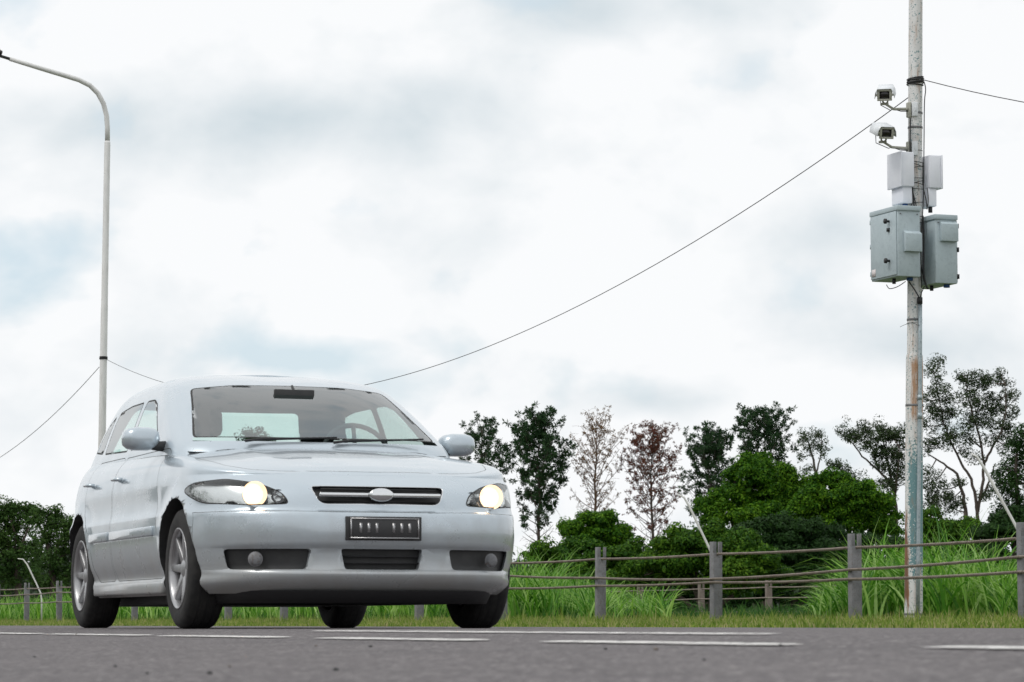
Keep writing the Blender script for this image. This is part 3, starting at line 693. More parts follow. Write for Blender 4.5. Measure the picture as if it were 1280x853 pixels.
def limbtree(name, label, root_px, d, limbs, clusters, leafm, bark, pr=.55, n=46, ls=.11, seed=1, aspect=.35, r0=.16, squash=.75):
    """limbs: polylines in photo pixels with own depth offsets; clusters: (px,py,radius px)"""
    global rnd, rng
    rnd = random.Random(seed); rng = np.random.default_rng(seed); k = d / FPX
    b0 = at(root_px, 779, d); b0.z = -.05; root = empty(name, b0); tag(root, label, 'tree')
    tb = MB(); nodes = []
    for li, (pl, ra, rb) in enumerate(limbs):
        dy = rnd.uniform(-1.2, 1.2) * (li > 0); pts = []
        for i, (x, y) in enumerate(pl):
            f = i / (len(pl) - 1); pts.append(at(x, y, d + dy * f) - b0)
        fine = []
        for i in range(len(pts) - 1):
            for q in range(4): fine.append(pts[i].lerp(pts[i+1], q / 4) + Vector((rnd.uniform(-1, 1), rnd.uniform(-1, 1), rnd.uniform(-1, 1))) * .03)
        fine.append(pts[-1]); m_ = len(fine)
        tb.tube(fine, [ra + (rb - ra) * i / (m_ - 1) for i in range(m_)], 6); nodes += fine[m_ // 3:]
    cb = MB()
    for (x, y, rp) in clusters:
        dy = rnd.uniform(-1, 1) * rp * k * .9; c0 = at(x, y, d + dy) - b0; Rr = rp * k * 1.12
        nn = min(nodes, key=lambda q: (q - c0).length)
        mid = nn.lerp(c0, .5) + Vector((0, 0, -.06 * (c0 - nn).length)); tb.tube([nn, mid, c0], [.035, .028, .012], 5, False)
        m_ = max(4, int(3.4 * (Rr / pr) ** 2) + 4)
        for j in range(m_):
            dv = Vector((rnd.gauss(0, .55), rnd.gauss(0, .55), rnd.gauss(0, .45))) * Rr
            if dv.length > Rr * 1.15: dv *= Rr * 1.1 / dv.length
            c = c0 + dv; tb.tube([c0, c0.lerp(c, .6), c], [.012, .009, .005], 3, False)
            puff(cb, c[:], pr * rnd.uniform(.5, .95), int(n * rnd.uniform(.8, 1.6)), ls * .8, aspect, .85, True)
    tb.build('trunk', M[bark], root, smooth=True); cb.build('crown', leafm, root); return root
# eucalypts
limbtree('eucalyptus_tree', 'slender small tree with tufted crown right of the broad topped pine', 1016, 190,
    [([(1018, 779), (1019, 640), (1020, 590), (1013, 560), (1006, 545)], .14, .03), ([(1020, 592), (1026, 570), (1027, 548)], .06, .02)],
    [(1004, 548, 8), (1010, 541, 8), (1022, 543, 9), (1028, 555, 8), (1018, 556, 8), (1026, 566, 7), (1009, 562, 6), (1006, 586, 7), (1002, 571, 5)], G_EUC, 'bark_grey', pr=.38, n=26, ls=.10, seed=21)
limbtree('eucalyptus_tree', 'tiny dark tree top poking above the bushes left of the leaning tree', 1062, 180,
    [([(1062, 779), (1062, 640), (1058, 600), (1052, 588)], .13, .03)],
    [(1036, 580, 6), (1045, 583, 6), (1053, 582, 9), (1060, 592, 9), (1068, 598, 10), (1050, 594, 9), (1074, 606, 8), (1058, 602, 9)], G_EUC, 'bark_grey', pr=.42, n=30, ls=.10, seed=22)
limbtree('eucalyptus_tree', 'dark tree leaning left towards the sky, just left of the camera pole', 1122, 150,
    [([(1120, 779), (1121, 640), (1117, 612), (1108, 598), (1098, 588), (1082, 575), (1066, 556), (1050, 541)], .10, .02), ([(1117, 612), (1112, 590), (1107, 562), (1100, 545)], .08, .02),
     ([(1118, 620), (1122, 590), (1124, 560)], .08, .02), ([(1098, 588), (1090, 560), (1084, 548)], .05, .02)],
    [(1053, 538, 10), (1064, 544, 6), (1074, 544, 8), (1082, 536, 9), (1092, 534, 9), (1102, 538, 11), (1084, 552, 10), (1097, 552, 12), (1110, 550, 11), (1117, 545, 8), (1104, 566, 13), (1116, 566, 12), (1094, 570, 8), (1120, 580, 12), (1108, 584, 10), (1122, 598, 9), (1125, 552, 9), (1128, 570, 9), (1130, 540, 8), (1128, 590, 8), (1100, 604, 6), (1112, 608, 7)], G_EUC, 'bark', pr=.45, n=52, ls=.09, seed=23)
limbtree('eucalyptus_tree', 'tall airy dark tree right of the camera pole, highest crown of all', 1212, 150,
    [([(1222, 779), (1222, 650), (1221, 630), (1214, 600), (1202, 580), (1190, 555), (1180, 530), (1174, 500), (1168, 468)], .10, .02),
     ([(1222, 640), (1229, 600), (1230, 575), (1224, 545), (1216, 520), (1210, 495), (1206, 470)], .085, .02),
     ([(1230, 580), (1240, 560), (1252, 540), (1258, 510), (1256, 480)], .07, .02),
     ([(1208, 650), (1204, 620), (1196, 592), (1180, 580), (1160, 568)], .10, .03),
     ([(1226, 560), (1215, 550), (1208, 540)], .05, .02), ([(1187, 660), (1175, 645), (1160, 625)], .08, .04), ([(1208, 779), (1206, 640)], .09, .07), ([(1226, 625), (1238, 600), (1244, 580)], .06, .03)],
    [(1163, 463, 9), (1174, 454, 7), (1172, 475, 8), (1166, 489, 8), (1160, 500, 9), (1178, 492, 9), (1163, 515, 12), (1175, 512, 12), (1186, 500, 8), (1190, 516, 11), (1160, 533, 10), (1178, 528, 12),
     (1200, 470, 6), (1207, 478, 8), (1218, 466, 7), (1224, 474, 8), (1215, 490, 10), (1228, 484, 9), (1238, 478, 7), (1204, 498, 8), (1222, 502, 11), (1234, 496, 9), (1214, 514, 11), (1232, 512, 12), (1244, 500, 7), (1208, 530, 12), (1224, 528, 12), (1240, 524, 12),
     (1251, 466, 6), (1257, 478, 8), (1262, 492, 8), (1258, 506, 8), (1250, 514, 9), (1264, 520, 8), (1252, 534, 12), (1266, 534, 9), (1196, 545, 11), (1212, 548, 11), (1240, 544, 11), (1182, 548, 9),
     (1168, 548, 9), (1160, 560, 8), (1204, 562, 8), (1256, 556, 10), (1218, 575, 6), (1200, 600, 6), (1160, 590, 11), (1170, 600, 12), (1160, 610, 12), (1180, 612, 11), (1172, 622, 12), (1186, 625, 9), (1160, 632, 12), (1192, 636, 8), (1200, 626, 6), (1236, 620, 8), (1246, 608, 8)], G_EUC, 'bark', pr=.46, n=46, ls=.088, seed=24)
limbtree('broadleaf_tree', 'dense dark green tree cut by the right edge of the frame', 1272, 140,
    [([(1275, 779), (1274, 650), (1270, 590), (1272, 560)], .18, .05)],
    [(1266, 553, 9), (1278, 546, 12), (1290, 550, 16), (1268, 570, 14), (1284, 572, 18), (1300, 575, 22), (1258, 586, 12), (1274, 596, 18), (1292, 602, 22), (1252, 604, 10), (1262, 618, 16), (1282, 628, 20), (1250, 634, 14), (1268, 645, 18), (1290, 655, 20), (1252, 655, 12)], G_DARK, 'bark', pr=.55, n=70, ls=.10, seed=25)

def bush(label, lobes, d, leafm, seed, name='bush', pr=.5, n=125, ls=.066, dens=1.05, cat='bush'):
    """dense rounded crown of leaf clumps over ellipsoid lobes given as (px, py, rx, ry)"""
    global rnd, rng
    rnd = random.Random(seed); rng = np.random.default_rng(seed); k = d / FPX
    cx_ = sum(l[0] for l in lobes) / len(lobes); b0 = at(cx_, 779, d); b0.z = -.05
    root = empty(name, b0); tag(root, label, cat); tb = MB(); cb = MB()
    for (x, y, rx, ry) in lobes:
        dy = rnd.uniform(-.6, .6) * rx * k * .6
        c0 = at(x, y, d + dy) - b0; a_, c_ = rx * k, ry * k; b_ = min(a_, 2.6)
        pts = [Vector((rnd.uniform(-.1, .1), 0, 0)), Vector((c0.x * .4, c0.y * .4, c0.z * .45)), c0 - Vector((0, 0, c_ * .3)), c0 + Vector((0, 0, c_ * .4))]
        tb.tube(pts, [.10, .08, .05, .02], 6, False)
        area = 4 * PI * ((a_*b_)**1.6 / 3 + (a_*c_)**1.6 / 3 + (b_*c_)**1.6 / 3) ** (1/1.6)
        m_ = int(dens * area / (pr * pr * 1.0)) + 5
        boughs = []
        for _ in range(int(7 + area * .22)):
            dv = rdir(1)[0]
            if dv[1] > .4: dv[1] *= -1
            if dv[2] < -.5: dv[2] *= -.5
            g_ = rnd.uniform(.62, .98); rb = min(a_, c_, 1.6) * rnd.uniform(.22, .46)
            boughs.append((c0 + Vector((dv[0] * a_ * g_, dv[1] * b_ * g_, dv[2] * c_ * g_)), rb))
            tb.tube([c0.lerp(boughs[-1][0], .1), c0.lerp(boughs[-1][0], .6), boughs[-1][0]], [.035, .025, .012], 4, False)
        for j in range(m_):
            dv = rdir(1)[0]
            if dv[2] < -.3: dv[2] *= -.6
            bc, rb = boughs[j % len(boughs)]
            f = rnd.uniform(.55, 1.0) if rnd.random() < .85 else rnd.uniform(1.05, 1.5); P = bc + Vector((dv[0] * rb * f, dv[1] * rb * f, dv[2] * rb * f * .72))
            if P.z < .1: P.z = rnd.uniform(.1, .5)
            if f > 1.04: tb.tube([bc, P], [.012, .005], 3, False)
            q_ = rnd.uniform(.35, .95); puff(cb, P[:], pr * q_, int(n * (.35 + .75 * q_) * rnd.uniform(.8, 1.2)), ls * rnd.uniform(.7, 1.15), .5, .85, rnd.random() < .55)
        m2 = int(area * 14); dd_ = rdir(m2); C = np.array(c0[:]) + dd_ * np.array([a_, b_, c_]) * (.35 + .4 * rng.random((m2, 1)))
        C[:, 2] = np.maximum(C[:, 2], .05); leaves(cb, C, ls * 1.9, .6)
    tb.build('trunk', M['bark'], root, smooth=True); cb.build('crown', leafm, root); return root
bush('rounded bright green bush below the tan pine', [(734, 650, 10, 8), (760, 648, 11, 8), (708, 662, 9, 8), (722, 668, 22, 17), (750, 662, 26, 19), (772, 672, 18, 14), (740, 690, 42, 22)], 118, G_BUSH, 31, pr=.42)
bush('spreading lower bush left of the near barrier post by the car', [(690, 705, 34, 26), (730, 712, 48, 34), (780, 712, 46, 32), (668, 730, 20, 22), (740, 745, 90, 26)], 108, G_BUSH2, 32, pr=.42)
bush('tall bright green tree crown below the broad topped pine', [(940, 605, 42, 30), (915, 628, 34, 24), (968, 618, 34, 28), (985, 640, 34, 30), (900, 645, 30, 22), (950, 650, 50, 34), (936, 582, 16, 14), (1000, 610, 14, 14), (950, 577, 9, 9), (918, 596, 12, 10), (976, 594, 14, 11), (905, 618, 10, 9), (990, 600, 9, 10)], 122, G_BUSH, 33, 'broadleaf_tree', .46, cat='tree')
bush('olive green spreading bush behind the third barrier post', [(850, 690, 52, 24), (900, 678, 48, 24), (930, 690, 52, 26), (870, 712, 70, 30), (820, 715, 46, 28), (930, 722, 60, 36)], 106, G_BUSH2, 34, pr=.42)
bush('rounded green tree crown between the brightest one and the pole', [(1030, 602, 12, 9), (1054, 604, 14, 10), (1084, 612, 12, 9), (1102, 628, 12, 9), (1040, 618, 34, 22), (1072, 626, 34, 24), (1095, 645, 30, 24), (1030, 645, 38, 28), (1012, 628, 22, 20), (1068, 655, 44, 30), (1104, 665, 26, 22), (1002, 648, 26, 26), (1008, 668, 30, 24)], 120, G_BUSH, 35, 'broadleaf_tree', .45, cat='tree')
bush('dark low bush filling the shade behind the farther barrier', [(985, 700, 52, 32), (1040, 695, 54, 32), (1090, 690, 44, 34), (1000, 735, 66, 40), (1070, 735, 66, 40), (900, 750, 70, 32), (820, 752, 60, 28), (930, 688, 56, 34), (885, 700, 50, 28), (1000, 668, 50, 26)], 112, G_DARK, 36, pr=.42)
bush('leafy dark green bush directly right of the camera pole', [(1165, 668, 34, 26), (1195, 665, 30, 18), (1150, 700, 40, 36), (1200, 700, 50, 34), (1180, 740, 70, 36)], 112, G_BUSH2, 37, pr=.42)
bush('dark green bush behind the tall grass at the right edge', [(1240, 672, 32, 24), (1268, 662, 28, 28), (1290, 680, 40, 40), (1240, 715, 50, 36), (1290, 735, 50, 36)], 108, G_DARK, 38, pr=.45)
# left hand trees
def bigleft(label, px, lobes, d, seed, limbs, leafm=G_MIM):
    return limbtree('broadleaf_tree', label, px, d, limbs, lobes, leafm, 'bark', pr=.62, n=60, ls=.13, seed=seed, aspect=.5, squash=.6)
bigleft('wide green tree with dark forked limbs at the left edge', 20, [(-20, 645, 18), (-5, 655, 18), (-15, 675, 20), (4, 640, 11), (12, 648, 12), (3, 662, 14), (20, 640, 10), (30, 643, 10), (26, 655, 12), (12, 672, 14), (3, 685, 14), (22, 690, 14), (38, 650, 10), (36, 680, 12), (10, 703, 14), (30, 705, 14), (-10, 700, 20), (14, 720, 16), (-20, 725, 22), (40, 718, 14)], 190, 41,
    [([(24, 779), (22, 720), (16, 690), (4, 672), (-8, 660)], .28, .06), ([(22, 700), (28, 678), (36, 660)], .14, .05), ([(18, 695), (20, 670), (14, 652)], .12, .04)])
bigleft('rounder green tree between the left edge tree and the car', 62, [(44, 640, 9), (52, 645, 11), (62, 643, 10), (74, 648, 10), (56, 660, 13), (70, 662, 13), (84, 660, 11), (94, 655, 10), (60, 680, 14), (78, 680, 14), (92, 676, 14), (50, 672, 10), (66, 700, 16), (86, 700, 16), (52, 698, 12), (72, 720, 16), (92, 722, 16), (54, 720, 14), (104, 668, 14), (106, 690, 16), (108, 715, 18), (120, 660, 14), (124, 684, 18), (126, 710, 18)], 205, 42,
    [([(68, 779), (66, 720), (62, 690), (54, 668), (48, 652)], .28, .06), ([(65, 705), (72, 680), (84, 662)], .14, .05), ([(70, 700), (92, 688), (110, 672)], .12, .05)])
bigleft('rounded distant tree seen only through the car windows', 316, [(300, 558, 12), (310, 548, 12), (322, 546, 12), (332, 554, 10), (312, 566, 16), (326, 570, 16), (300, 580, 16), (336, 585, 16), (318, 592, 20), (300, 605, 18), (338, 612, 18), (318, 625, 22)], 210, 43,
    [([(318, 779), (318, 640), (316, 590), (314, 560)], .3, .08)], G_DARK)
# distant wood, one mass
rng = np.random.default_rng(77); rnd = random.Random(77)
b = MB(); x = -60.0
while x < 1380:
    for _ in range(3):
        hh = rnd.uniform(66, 84) if x > 560 else rnd.uniform(60, 92)
        P = at(x, 780 - rnd.random() * hh, 420 + rnd.uniform(-20, 20))
        nn = 70; d_ = rdir(nn); leaves(b, np.array(P[:]) + d_ * 2.0 * rng.random((nn, 1)) ** .4, .42, .6)
    x += 3.2
o = b.build('distant_wood', leafmat('distant_leaves', [(.05, .07, .05), (.07, .10, .06)], .2)); tag(o, 'low far wood along the horizon', 'wood', None, 'stuff')

b = MB()  # unseen wood behind the camera, added to darken the car paint's reflections
for x in np.arange(-140, 160, .9):
    for _ in range(3):
        P = road(float(x), -26 + rnd.uniform(-3, 3), rnd.uniform(0, 1) ** .8 * (7.5 + 1.8 * math.sin(x * .21) + math.sin(x * .67)))
        nn = 26; d_ = rdir(nn); leaves(b, np.array(P[:]) + d_ * 1.3 * rng.random((nn, 1)) ** .4, .34, .6)
o = b.build('added_reflection_wood', G_DARK); tag(o, 'unseen leafy wood on the near side behind the camera, added for darker car reflections', 'wood', None, 'stuff')
# ------------------------------------------------------------------ grass
def blades(b, B, H, W_, bend, seg=3, az=None):
    n = len(B); H = np.broadcast_to(H, (n,)).astype(float)[:, None]; W_ = np.broadcast_to(W_, (n,)).astype(float)[:, None]
    a = rng.random((n, 1)) * 2 * PI if az is None else az[:, None]
    dirv = np.concatenate([np.cos(a), np.sin(a), np.zeros((n, 1))], 1)
    a2 = rng.random((n, 1)) * PI; side = np.concatenate([np.cos(a2), np.sin(a2), np.zeros((n, 1))], 1)
    bd = np.broadcast_to(bend, (n,)).astype(float)[:, None] * (.3 + 1.1 * rng.random((n, 1)))
    rows = []
    for i in range(seg + 1):
        f = i / seg; up = H * (f - .55 * bd * f * f * f); outd = H * bd * f * f
        c = B + dirv * outd + np.array([0, 0, 1.0]) * up
        w_ = W_ * (1 - f ** 1.6) + .0008
        rows.append(c - side * w_); rows.append(c + side * w_)
    v_ = np.stack(rows, 1).reshape(-1, 3); k = 2 * (seg + 1); o = np.arange(n)[:, None] * k
    f = np.concatenate([o + np.array([[2*i, 2*i+1, 2*i+3, 2*i+2]]) for i in range(seg)], 0)
    b.arr(v_, f)
def pos(s_, p_, z0=None):
    X = -s_ * math.sin(TH) + p_ * math.cos(TH); Y = s_ * math.cos(TH) + p_ * math.sin(TH)
    Z = np.interp(p_, [a for a, _ in PROF], [q for _, q in PROF]) - .015; return np.stack([X, Y, Z], 1)
G_LAWN = leafmat('verge_grass', [(.09, .16, .03), (.16, .25, .05), (.27, .33, .09), (.42, .38, .20)], .4, patch=1.2)
G_TALL = leafmat('tall_grass_leaves', [(.04, .13, .015), (.10, .26, .035), (.22, .42, .08), (.42, .60, .22)], .45, patch=.8, spec=.35, rough=.45)
G_LOW = leafmat('low_dark_grass', [(.03, .085, .02), (.045, .12, .03), (.07, .15, .04)], .4, patch=.9)
rng = np.random.default_rng(5)
b = MB()
n = 90000; s_ = 12 + 85 * rng.random(n) ** 1.5; p_ = 9.3 + 5.2 * rng.random(n)
dens = np.sin(s_ * 1.7) * np.sin(s_ * .61 + 1) * .5 + .5
hh = (.07 + .075 * rng.random(n)) * (.75 + .5 * dens) * np.interp(p_, [9.3, 10.5, 12, 14.5], [.45, .7, 1.0, 1.35])
blades(b, pos(s_, p_), hh, .0035 + .003 * rng.random(n), .45, 2)
n = 2600; s_ = 12 + 85 * rng.random(n) ** 1.5; p_ = 10.5 + 3.6 * rng.random(n); blades(b, pos(s_, p_), .13 + .12 * rng.random(n), .003, .35, 3)   # taller seed stalks
o = b.build('verge_grass', G_LAWN); tag(o, 'short yellowish green grass along the road verge', 'grass', None, 'stuff')
def stand(name, label, xa, xb, pa, pb, n, h0, h1, wd, bend, mt, tops=None):
    b = MB(); px = xa + (xb - xa) * rng.random(n); p_ = pa + (pb - pa) * rng.random(n)
    nc = max(6, n // 26); ci = rng.integers(0, nc, n); cxs = xa + (xb - xa) * rng.random(nc); cp = pa + (pb - pa) * rng.random(nc); ch = .75 + .45 * rng.random(nc)
    px = np.where(rng.random(n) < .8, cxs[ci] + rng.normal(size=n) * 3.0, px); p_ = np.where(rng.random(n) < .8, cp[ci] + rng.normal(size=n) * .16, p_)
    dd = p_ / (math.cos(TH) * ((px - 640) / FPX + math.tan(TH))); s_ = (dd - p_ * math.sin(TH)) / math.cos(TH)
    hs = (h0 + (h1 - h0) * rng.random(n)) * ch[ci] * np.where(rng.random(n) < .04, 1.25, 1)
    if tops is not None: hs = hs * np.interp(px, [q[0] for q in tops], [q[1] for q in tops])
    blades(b, pos(s_, p_), hs * 1.25, wd * (.6 + .8 * rng.random(n)), bend, 6)
    o = b.build(name, mt); tag(o, label, 'grass', None, 'stuff'); return o
stand('tall_grass', 'tall arching green grass round the foot of the camera pole', 1018, 1300, 14.6, 18.0, 5400, .45, .98, .0135, .75, G_TALL, [(1015, .35), (1045, .65), (1085, 1.0), (1240, 1.0), (1258, .75), (1300, .65)])
stand('tall_grass', 'tall pale green grass clump between the car and the nearest full post', 628, 768, 14.6, 19, 5000, .42, .86, .012, .72, G_TALL, [(625, 1.15), (690, 1.15), (720, .8), (765, .72)])
stand('tall_grass', 'thin arching grass between the second and third visible posts', 764, 832, 14.4, 16.5, 420, .3, .62, .0115, .85, G_TALL)
stand('tall_grass', 'long bank of green grass behind the barrier on the left and beneath the car', -40, 640, 14.8, 20, 17000, .4, .82, .014, .5, G_TALL, [(-40, .9), (75, .95), (86, 1.25), (100, .95), (640, .85)])
stand('low_grass', 'low dark green grass between the two barriers', 780, 1300, 14.6, 24, 14000, .12, .30, .006, .5, G_LOW)
stand('low_grass', 'low green grass under the left bank', -40, 800, 14.4, 19, 12000, .12, .30, .007, .5, G_LOW)
# ------------------------------------------------------------------ car
PSI = R(19.2); CF = at(422, 783, 15.35); CF.z = 0.0
cback = Vector((-math.sin(PSI), math.cos(PSI), 0))
nose = CF - cback * .80
car = empty('silver_car', (nose.x, nose.y, -.004), PI / 2 + PSI)   # local x runs back from the nose, local y = car's right side
tag(car, 'silver hatchback car driving on the road with its headlights on', 'car')
CL, WB, WR, AR = 3.84, 2.48, .300, .345
AX = [.80, .80 + WB]
def lerp_(x, tab): return float(np.interp(x, [a for a, _ in tab], [b for _, b in tab]))
def smooth_tab(tab, x):      # monotone-ish smooth interpolation
    xs = [a for a, _ in tab]; ys = [b for _, b in tab]
    if x <= xs[0]: return ys[0]
    if x >= xs[-1]: return ys[-1]
    i = max(k for k in range(len(xs)) if xs[k] <= x); i = min(i, len(xs) - 2)
    def sl(k):
        if k <= 0: return (ys[1]-ys[0])/(xs[1]-xs[0])
        if k >= len(xs)-1: return (ys[-1]-ys[-2])/(xs[-1]-xs[-2])
        a = (ys[k]-ys[k-1])/(xs[k]-xs[k-1]); b_ = (ys[k+1]-ys[k])/(xs[k+1]-xs[k])
        return 0 if a*b_ <= 0 else 2*a*b_/(a+b_)
    h = xs[i+1]-xs[i]; t_ = (x-xs[i])/h
    return ys[i]*(2*t_**3-3*t_**2+1)+sl(i)*h*(t_**3-2*t_**2+t_)+ys[i+1]*(-2*t_**3+3*t_**2)+sl(i+1)*h*(t_**3-t_**2)
XF = [(.17, .10), (.205, .045), (.235, .012), (.262, .0), (.275, .004), (.29, .022), (.33, .026), (.385, .024), (.40, .010), (.42, .004), (.47, .0), (.54, .006), (.562, .018), (.572, .036), (.62, .052), (.66, .070), (.70, .105), (.73, .155), (.75, .20)]
XR = [(.17, 3.74), (.26, 3.81), (.40, CL), (.55, 3.835), (.60, 3.81), (.75, 3.78), (.95, 3.72)]
WZ = [(.17, .765), (.20, .795), (.23, .808), (.26, .800), (.35, .828), (.50, .843), (.57, .845), (.60, .838), (.72, .835), (.80, .822), (.88, .795), (.95, .760)]
ZS = [(.15, .735), (.25, .752), (.45, .790), (.75, .838), (1.05, .873), (1.4, .895), (2.2, .915), (3.2, .935), (3.9, .94)]
ZC = [(.15, .735), (.24, .775), (.35, .805), (.55, .850), (.8, .893), (1.05, .925), (1.3, .94), (4, .96)]
bm = bmesh.new()
NA, NS, NR = 26, 64, 16
def contour(z, top=0):
    xf = smooth_tab(XF, z); xr = smooth_tab(XR, z); W = smooth_tab(WZ, z); pts = []
    Rf, nf = .66 - .10 * max(0, z - .55) / .2, 2.7; Rr, nr = .40, 3.2
    for i in range(NA):
        a = (i / NA) ** 1.0 * PI / 2
        y = math.sin(a) ** (2/nf); x = 1 - math.cos(a) ** (2/nf)
        pts.append((xf + Rf * x, y))
    for i in range(NS + 1): pts.append((xf + Rf + (xr - Rr - xf - Rf) * i / NS, 1.0))
    for i in range(1, NR + 1):
        a = i / NR * PI / 2; pts.append((xr - Rr + Rr * math.sin(a) ** (2/nr), math.cos(a) ** (2/nr)))
    o = []
    for x, yy in pts:
        wl = 1 - .035 * max(0, (1.5 - x) / 1.5) ** 2 - .03 * max(0, (x - 2.6) / 1.3) ** 2
        y = W * wl * yy
        for ax in AX:      # flared arches
            r_ = math.hypot(x - ax, z - WR)
            if r_ < .55: y += .016 * math.exp(-((r_ - AR) / .055) ** 2) * (yy > .8)
        # belt crease and waist sculpting
        y -= .0045 * math.exp(-((z - .66) / .06) ** 2) * (yy > .95) * (1.0 if 1.2 < x < 3.3 else 0.3)
        o.append((x, y))
    return o
zlev = [.17, .185, .205, .22, .235, .25, .262, .269, .275, .282, .29, .31, .33, .36, .385, .393, .40, .41, .42, .445, .47, .50, .54, .555, .562, .567, .572, .585, .60, .62, .64, .66, .68, .70, .715, .73, .75]
NZ2 = 9
cols = None; rings = []
base = [contour(z) for z in zlev]
npts = len(base[0])
for li, z in enumerate(zlev):
    ring = []
    for i, (x, y) in enumerate(base[li]):
        zt = smooth_tab(ZS, x); f = (z - .17) / (.75 - .17)
        zz = z if zt >= .75 else .17 + f * (zt - .17) if z > .60 else z
        if zt < .75 and z > .60: zz = .60 + (z - .60) / .15 * (zt - .60)
        ring.append(bm.verts.new((x, y, zz)))
    rings.append(ring)
for q in range(1, NZ2 + 1):       # from z=.75 up to the shoulder line
    ring = []
    for i in range(npts):
        x0, y0 = base[-1][i]; zt = smooth_tab(ZS, x0); f = q / NZ2
        z = .75 + f * (max(zt, .75) - .75) if zt > .75 else zt
        if zt > .752:
            W = smooth_tab(WZ, z) / smooth_tab(WZ, .75); x = x0 - .0 ; 
            if x0 > 3.4: x = x0 + (smooth_tab(XR, z) - smooth_tab(XR, .75)) * (x0 - 3.4) / .5
            rnd_sh = .022 * max(0, f - .5) ** 2 * 4
            ring.append(bm.verts.new((x, y0 * W - rnd_sh * (y0 > .1), z)))
        else:
            ring.append(bm.verts.new((x0 + .006 * f, y0 * (1 - .004 * f), zt + .004 * f)))
    rings.append(ring)
nring = len(rings)
for a in range(nring - 1):
    for i in range(npts - 1):
        try: bm.faces.new((rings[a][i], rings[a][i+1], rings[a+1][i+1], rings[a+1][i]))
        except ValueError: pass
NT = 14; prev = rings[-1]
for k in range(1, NT + 1):
    t_ = k / NT; row = []
    for i in range(npts):
        v0 = rings[-1][i].co; y = v0.y * (1 - t_); zs_ = v0.z; zc_ = zs_ + max(smooth_tab(ZC, v0.x) - smooth_tab(ZS, v0.x), 0) * min(1, (v0.y / .60) ** 1.6)
        h_ = 1 - (1 - t_) ** 2.4
        zz = zs_ + (zc_ - zs_) * h_
        # twin bonnet creases running to the grille
        if v0.x < 1.15: zz += .006 * min(1, max(0, v0.x - .24) / .3) * math.exp(-((abs(y) - (.36 + .10 * v0.x)) / .045) ** 2) * min(1, v0.x / .3)
        row.append(bm.verts.new((v0.x, y, zz)))
    for i in range(npts - 1):
        try: bm.faces.new((prev[i], prev[i+1], row[i+1], row[i]))
        except ValueError: pass
    prev = row
# greenhouse
XGF = [(.88, 1.02), (.93, 1.06), (.96, 1.10), (1.04, 1.25), (1.12, 1.405), (1.20, 1.565), (1.27, 1.72), (1.305, 1.81), (1.335, 1.93), (1.36, 2.08), (1.38, 2.25)]
XGR = [(.88, 3.78), (.95, 3.745), (1.05, 3.67), (1.15, 3.58), (1.25, 3.46), (1.30, 3.37), (1.335, 3.26), (1.36, 3.12), (1.38, 2.95)]
WG = [(.88, .765), (.93, .755), (1.0, .735), (1.1, .705), (1.2, .668), (1.27, .636), (1.305, .612), (1.33, .580), (1.35, .54), (1.365, .49), (1.38, .42)]
gz = [.88, .90, .92, .94, .96, .98, 1.0, 1.02, 1.05, 1.08, 1.11, 1.14, 1.17, 1.20, 1.225, 1.25, 1.27, 1.285, 1.30, 1.312, 1.324, 1.336, 1.347, 1.357, 1.366, 1.374, 1.38]
gr = []
for z in gz:
    xf = smooth_tab(XGF, z); xr = smooth_tab(XGR, z); W = smooth_tab(WG, z); ring = []; nf = 3.4; Rf = .42; nr = 3.4; Rr = .34
    pts = []
    for i in range(20):
        a = i / 20 * PI / 2; pts.append((xf + Rf * (1 - math.cos(a) ** (2/nf)), math.sin(a) ** (2/nf)))
    for i in range(31): pts.append((xf + Rf + (xr - Rr - xf - Rf) * i / 30, 1.0))
    for i in range(1, 15):
        a = i / 14 * PI / 2; pts.append((xr - Rr + Rr * math.sin(a) ** (2/nr), math.cos(a) ** (2/nr)))
    for x, yy in pts: ring.append(bm.verts.new((x, yy * W * (1 - .05 * max(0, (x - 2.4) / 1.4) ** 2), z + .012 * (1 - min(1, abs(x - 2.5) / 1.2) ** 2) * (z > 1.3) * (z - 1.3) / .08)))
    gr.append(ring)
for a in range(len(gr) - 1):
    for i in range(len(gr[0]) - 1): bm.faces.new((gr[a][i], gr[a][i+1], gr[a+1][i+1], gr[a+1][i]))
prev = gr[-1]
for k in range(1, 9):
    t_ = k / 8; row = []
    for v0 in gr[-1]: row.append(bm.verts.new((v0.co.x, v0.co.y * (1 - t_), v0.co.z + .006 * (1 - (1 - t_) ** 2))))
    for i in range(len(row) - 1): bm.faces.new((prev[i], prev[i+1], row[i+1], row[i]))
    prev = row
# mirror to the other side
bmesh.ops.reverse_faces(bm, faces=bm.faces[:])
geom = bm.verts[:] + bm.edges[:] + bm.faces[:]
ret = bmesh.ops.duplicate(bm, geom=geom)
dv = [g for g in ret['geom'] if isinstance(g, bmesh.types.BMVert)]; df = [g for g in ret['geom'] if isinstance(g, bmesh.types.BMFace)]
for v in dv: v.co.y *= -1
bmesh.ops.reverse_faces(bm, faces=df)
bmesh.ops.remove_doubles(bm, verts=bm.verts[:], dist=.0004)
bmesh.ops.dissolve_degenerate(bm, dist=.0003, edges=bm.edges[:])
bm.normal_update()
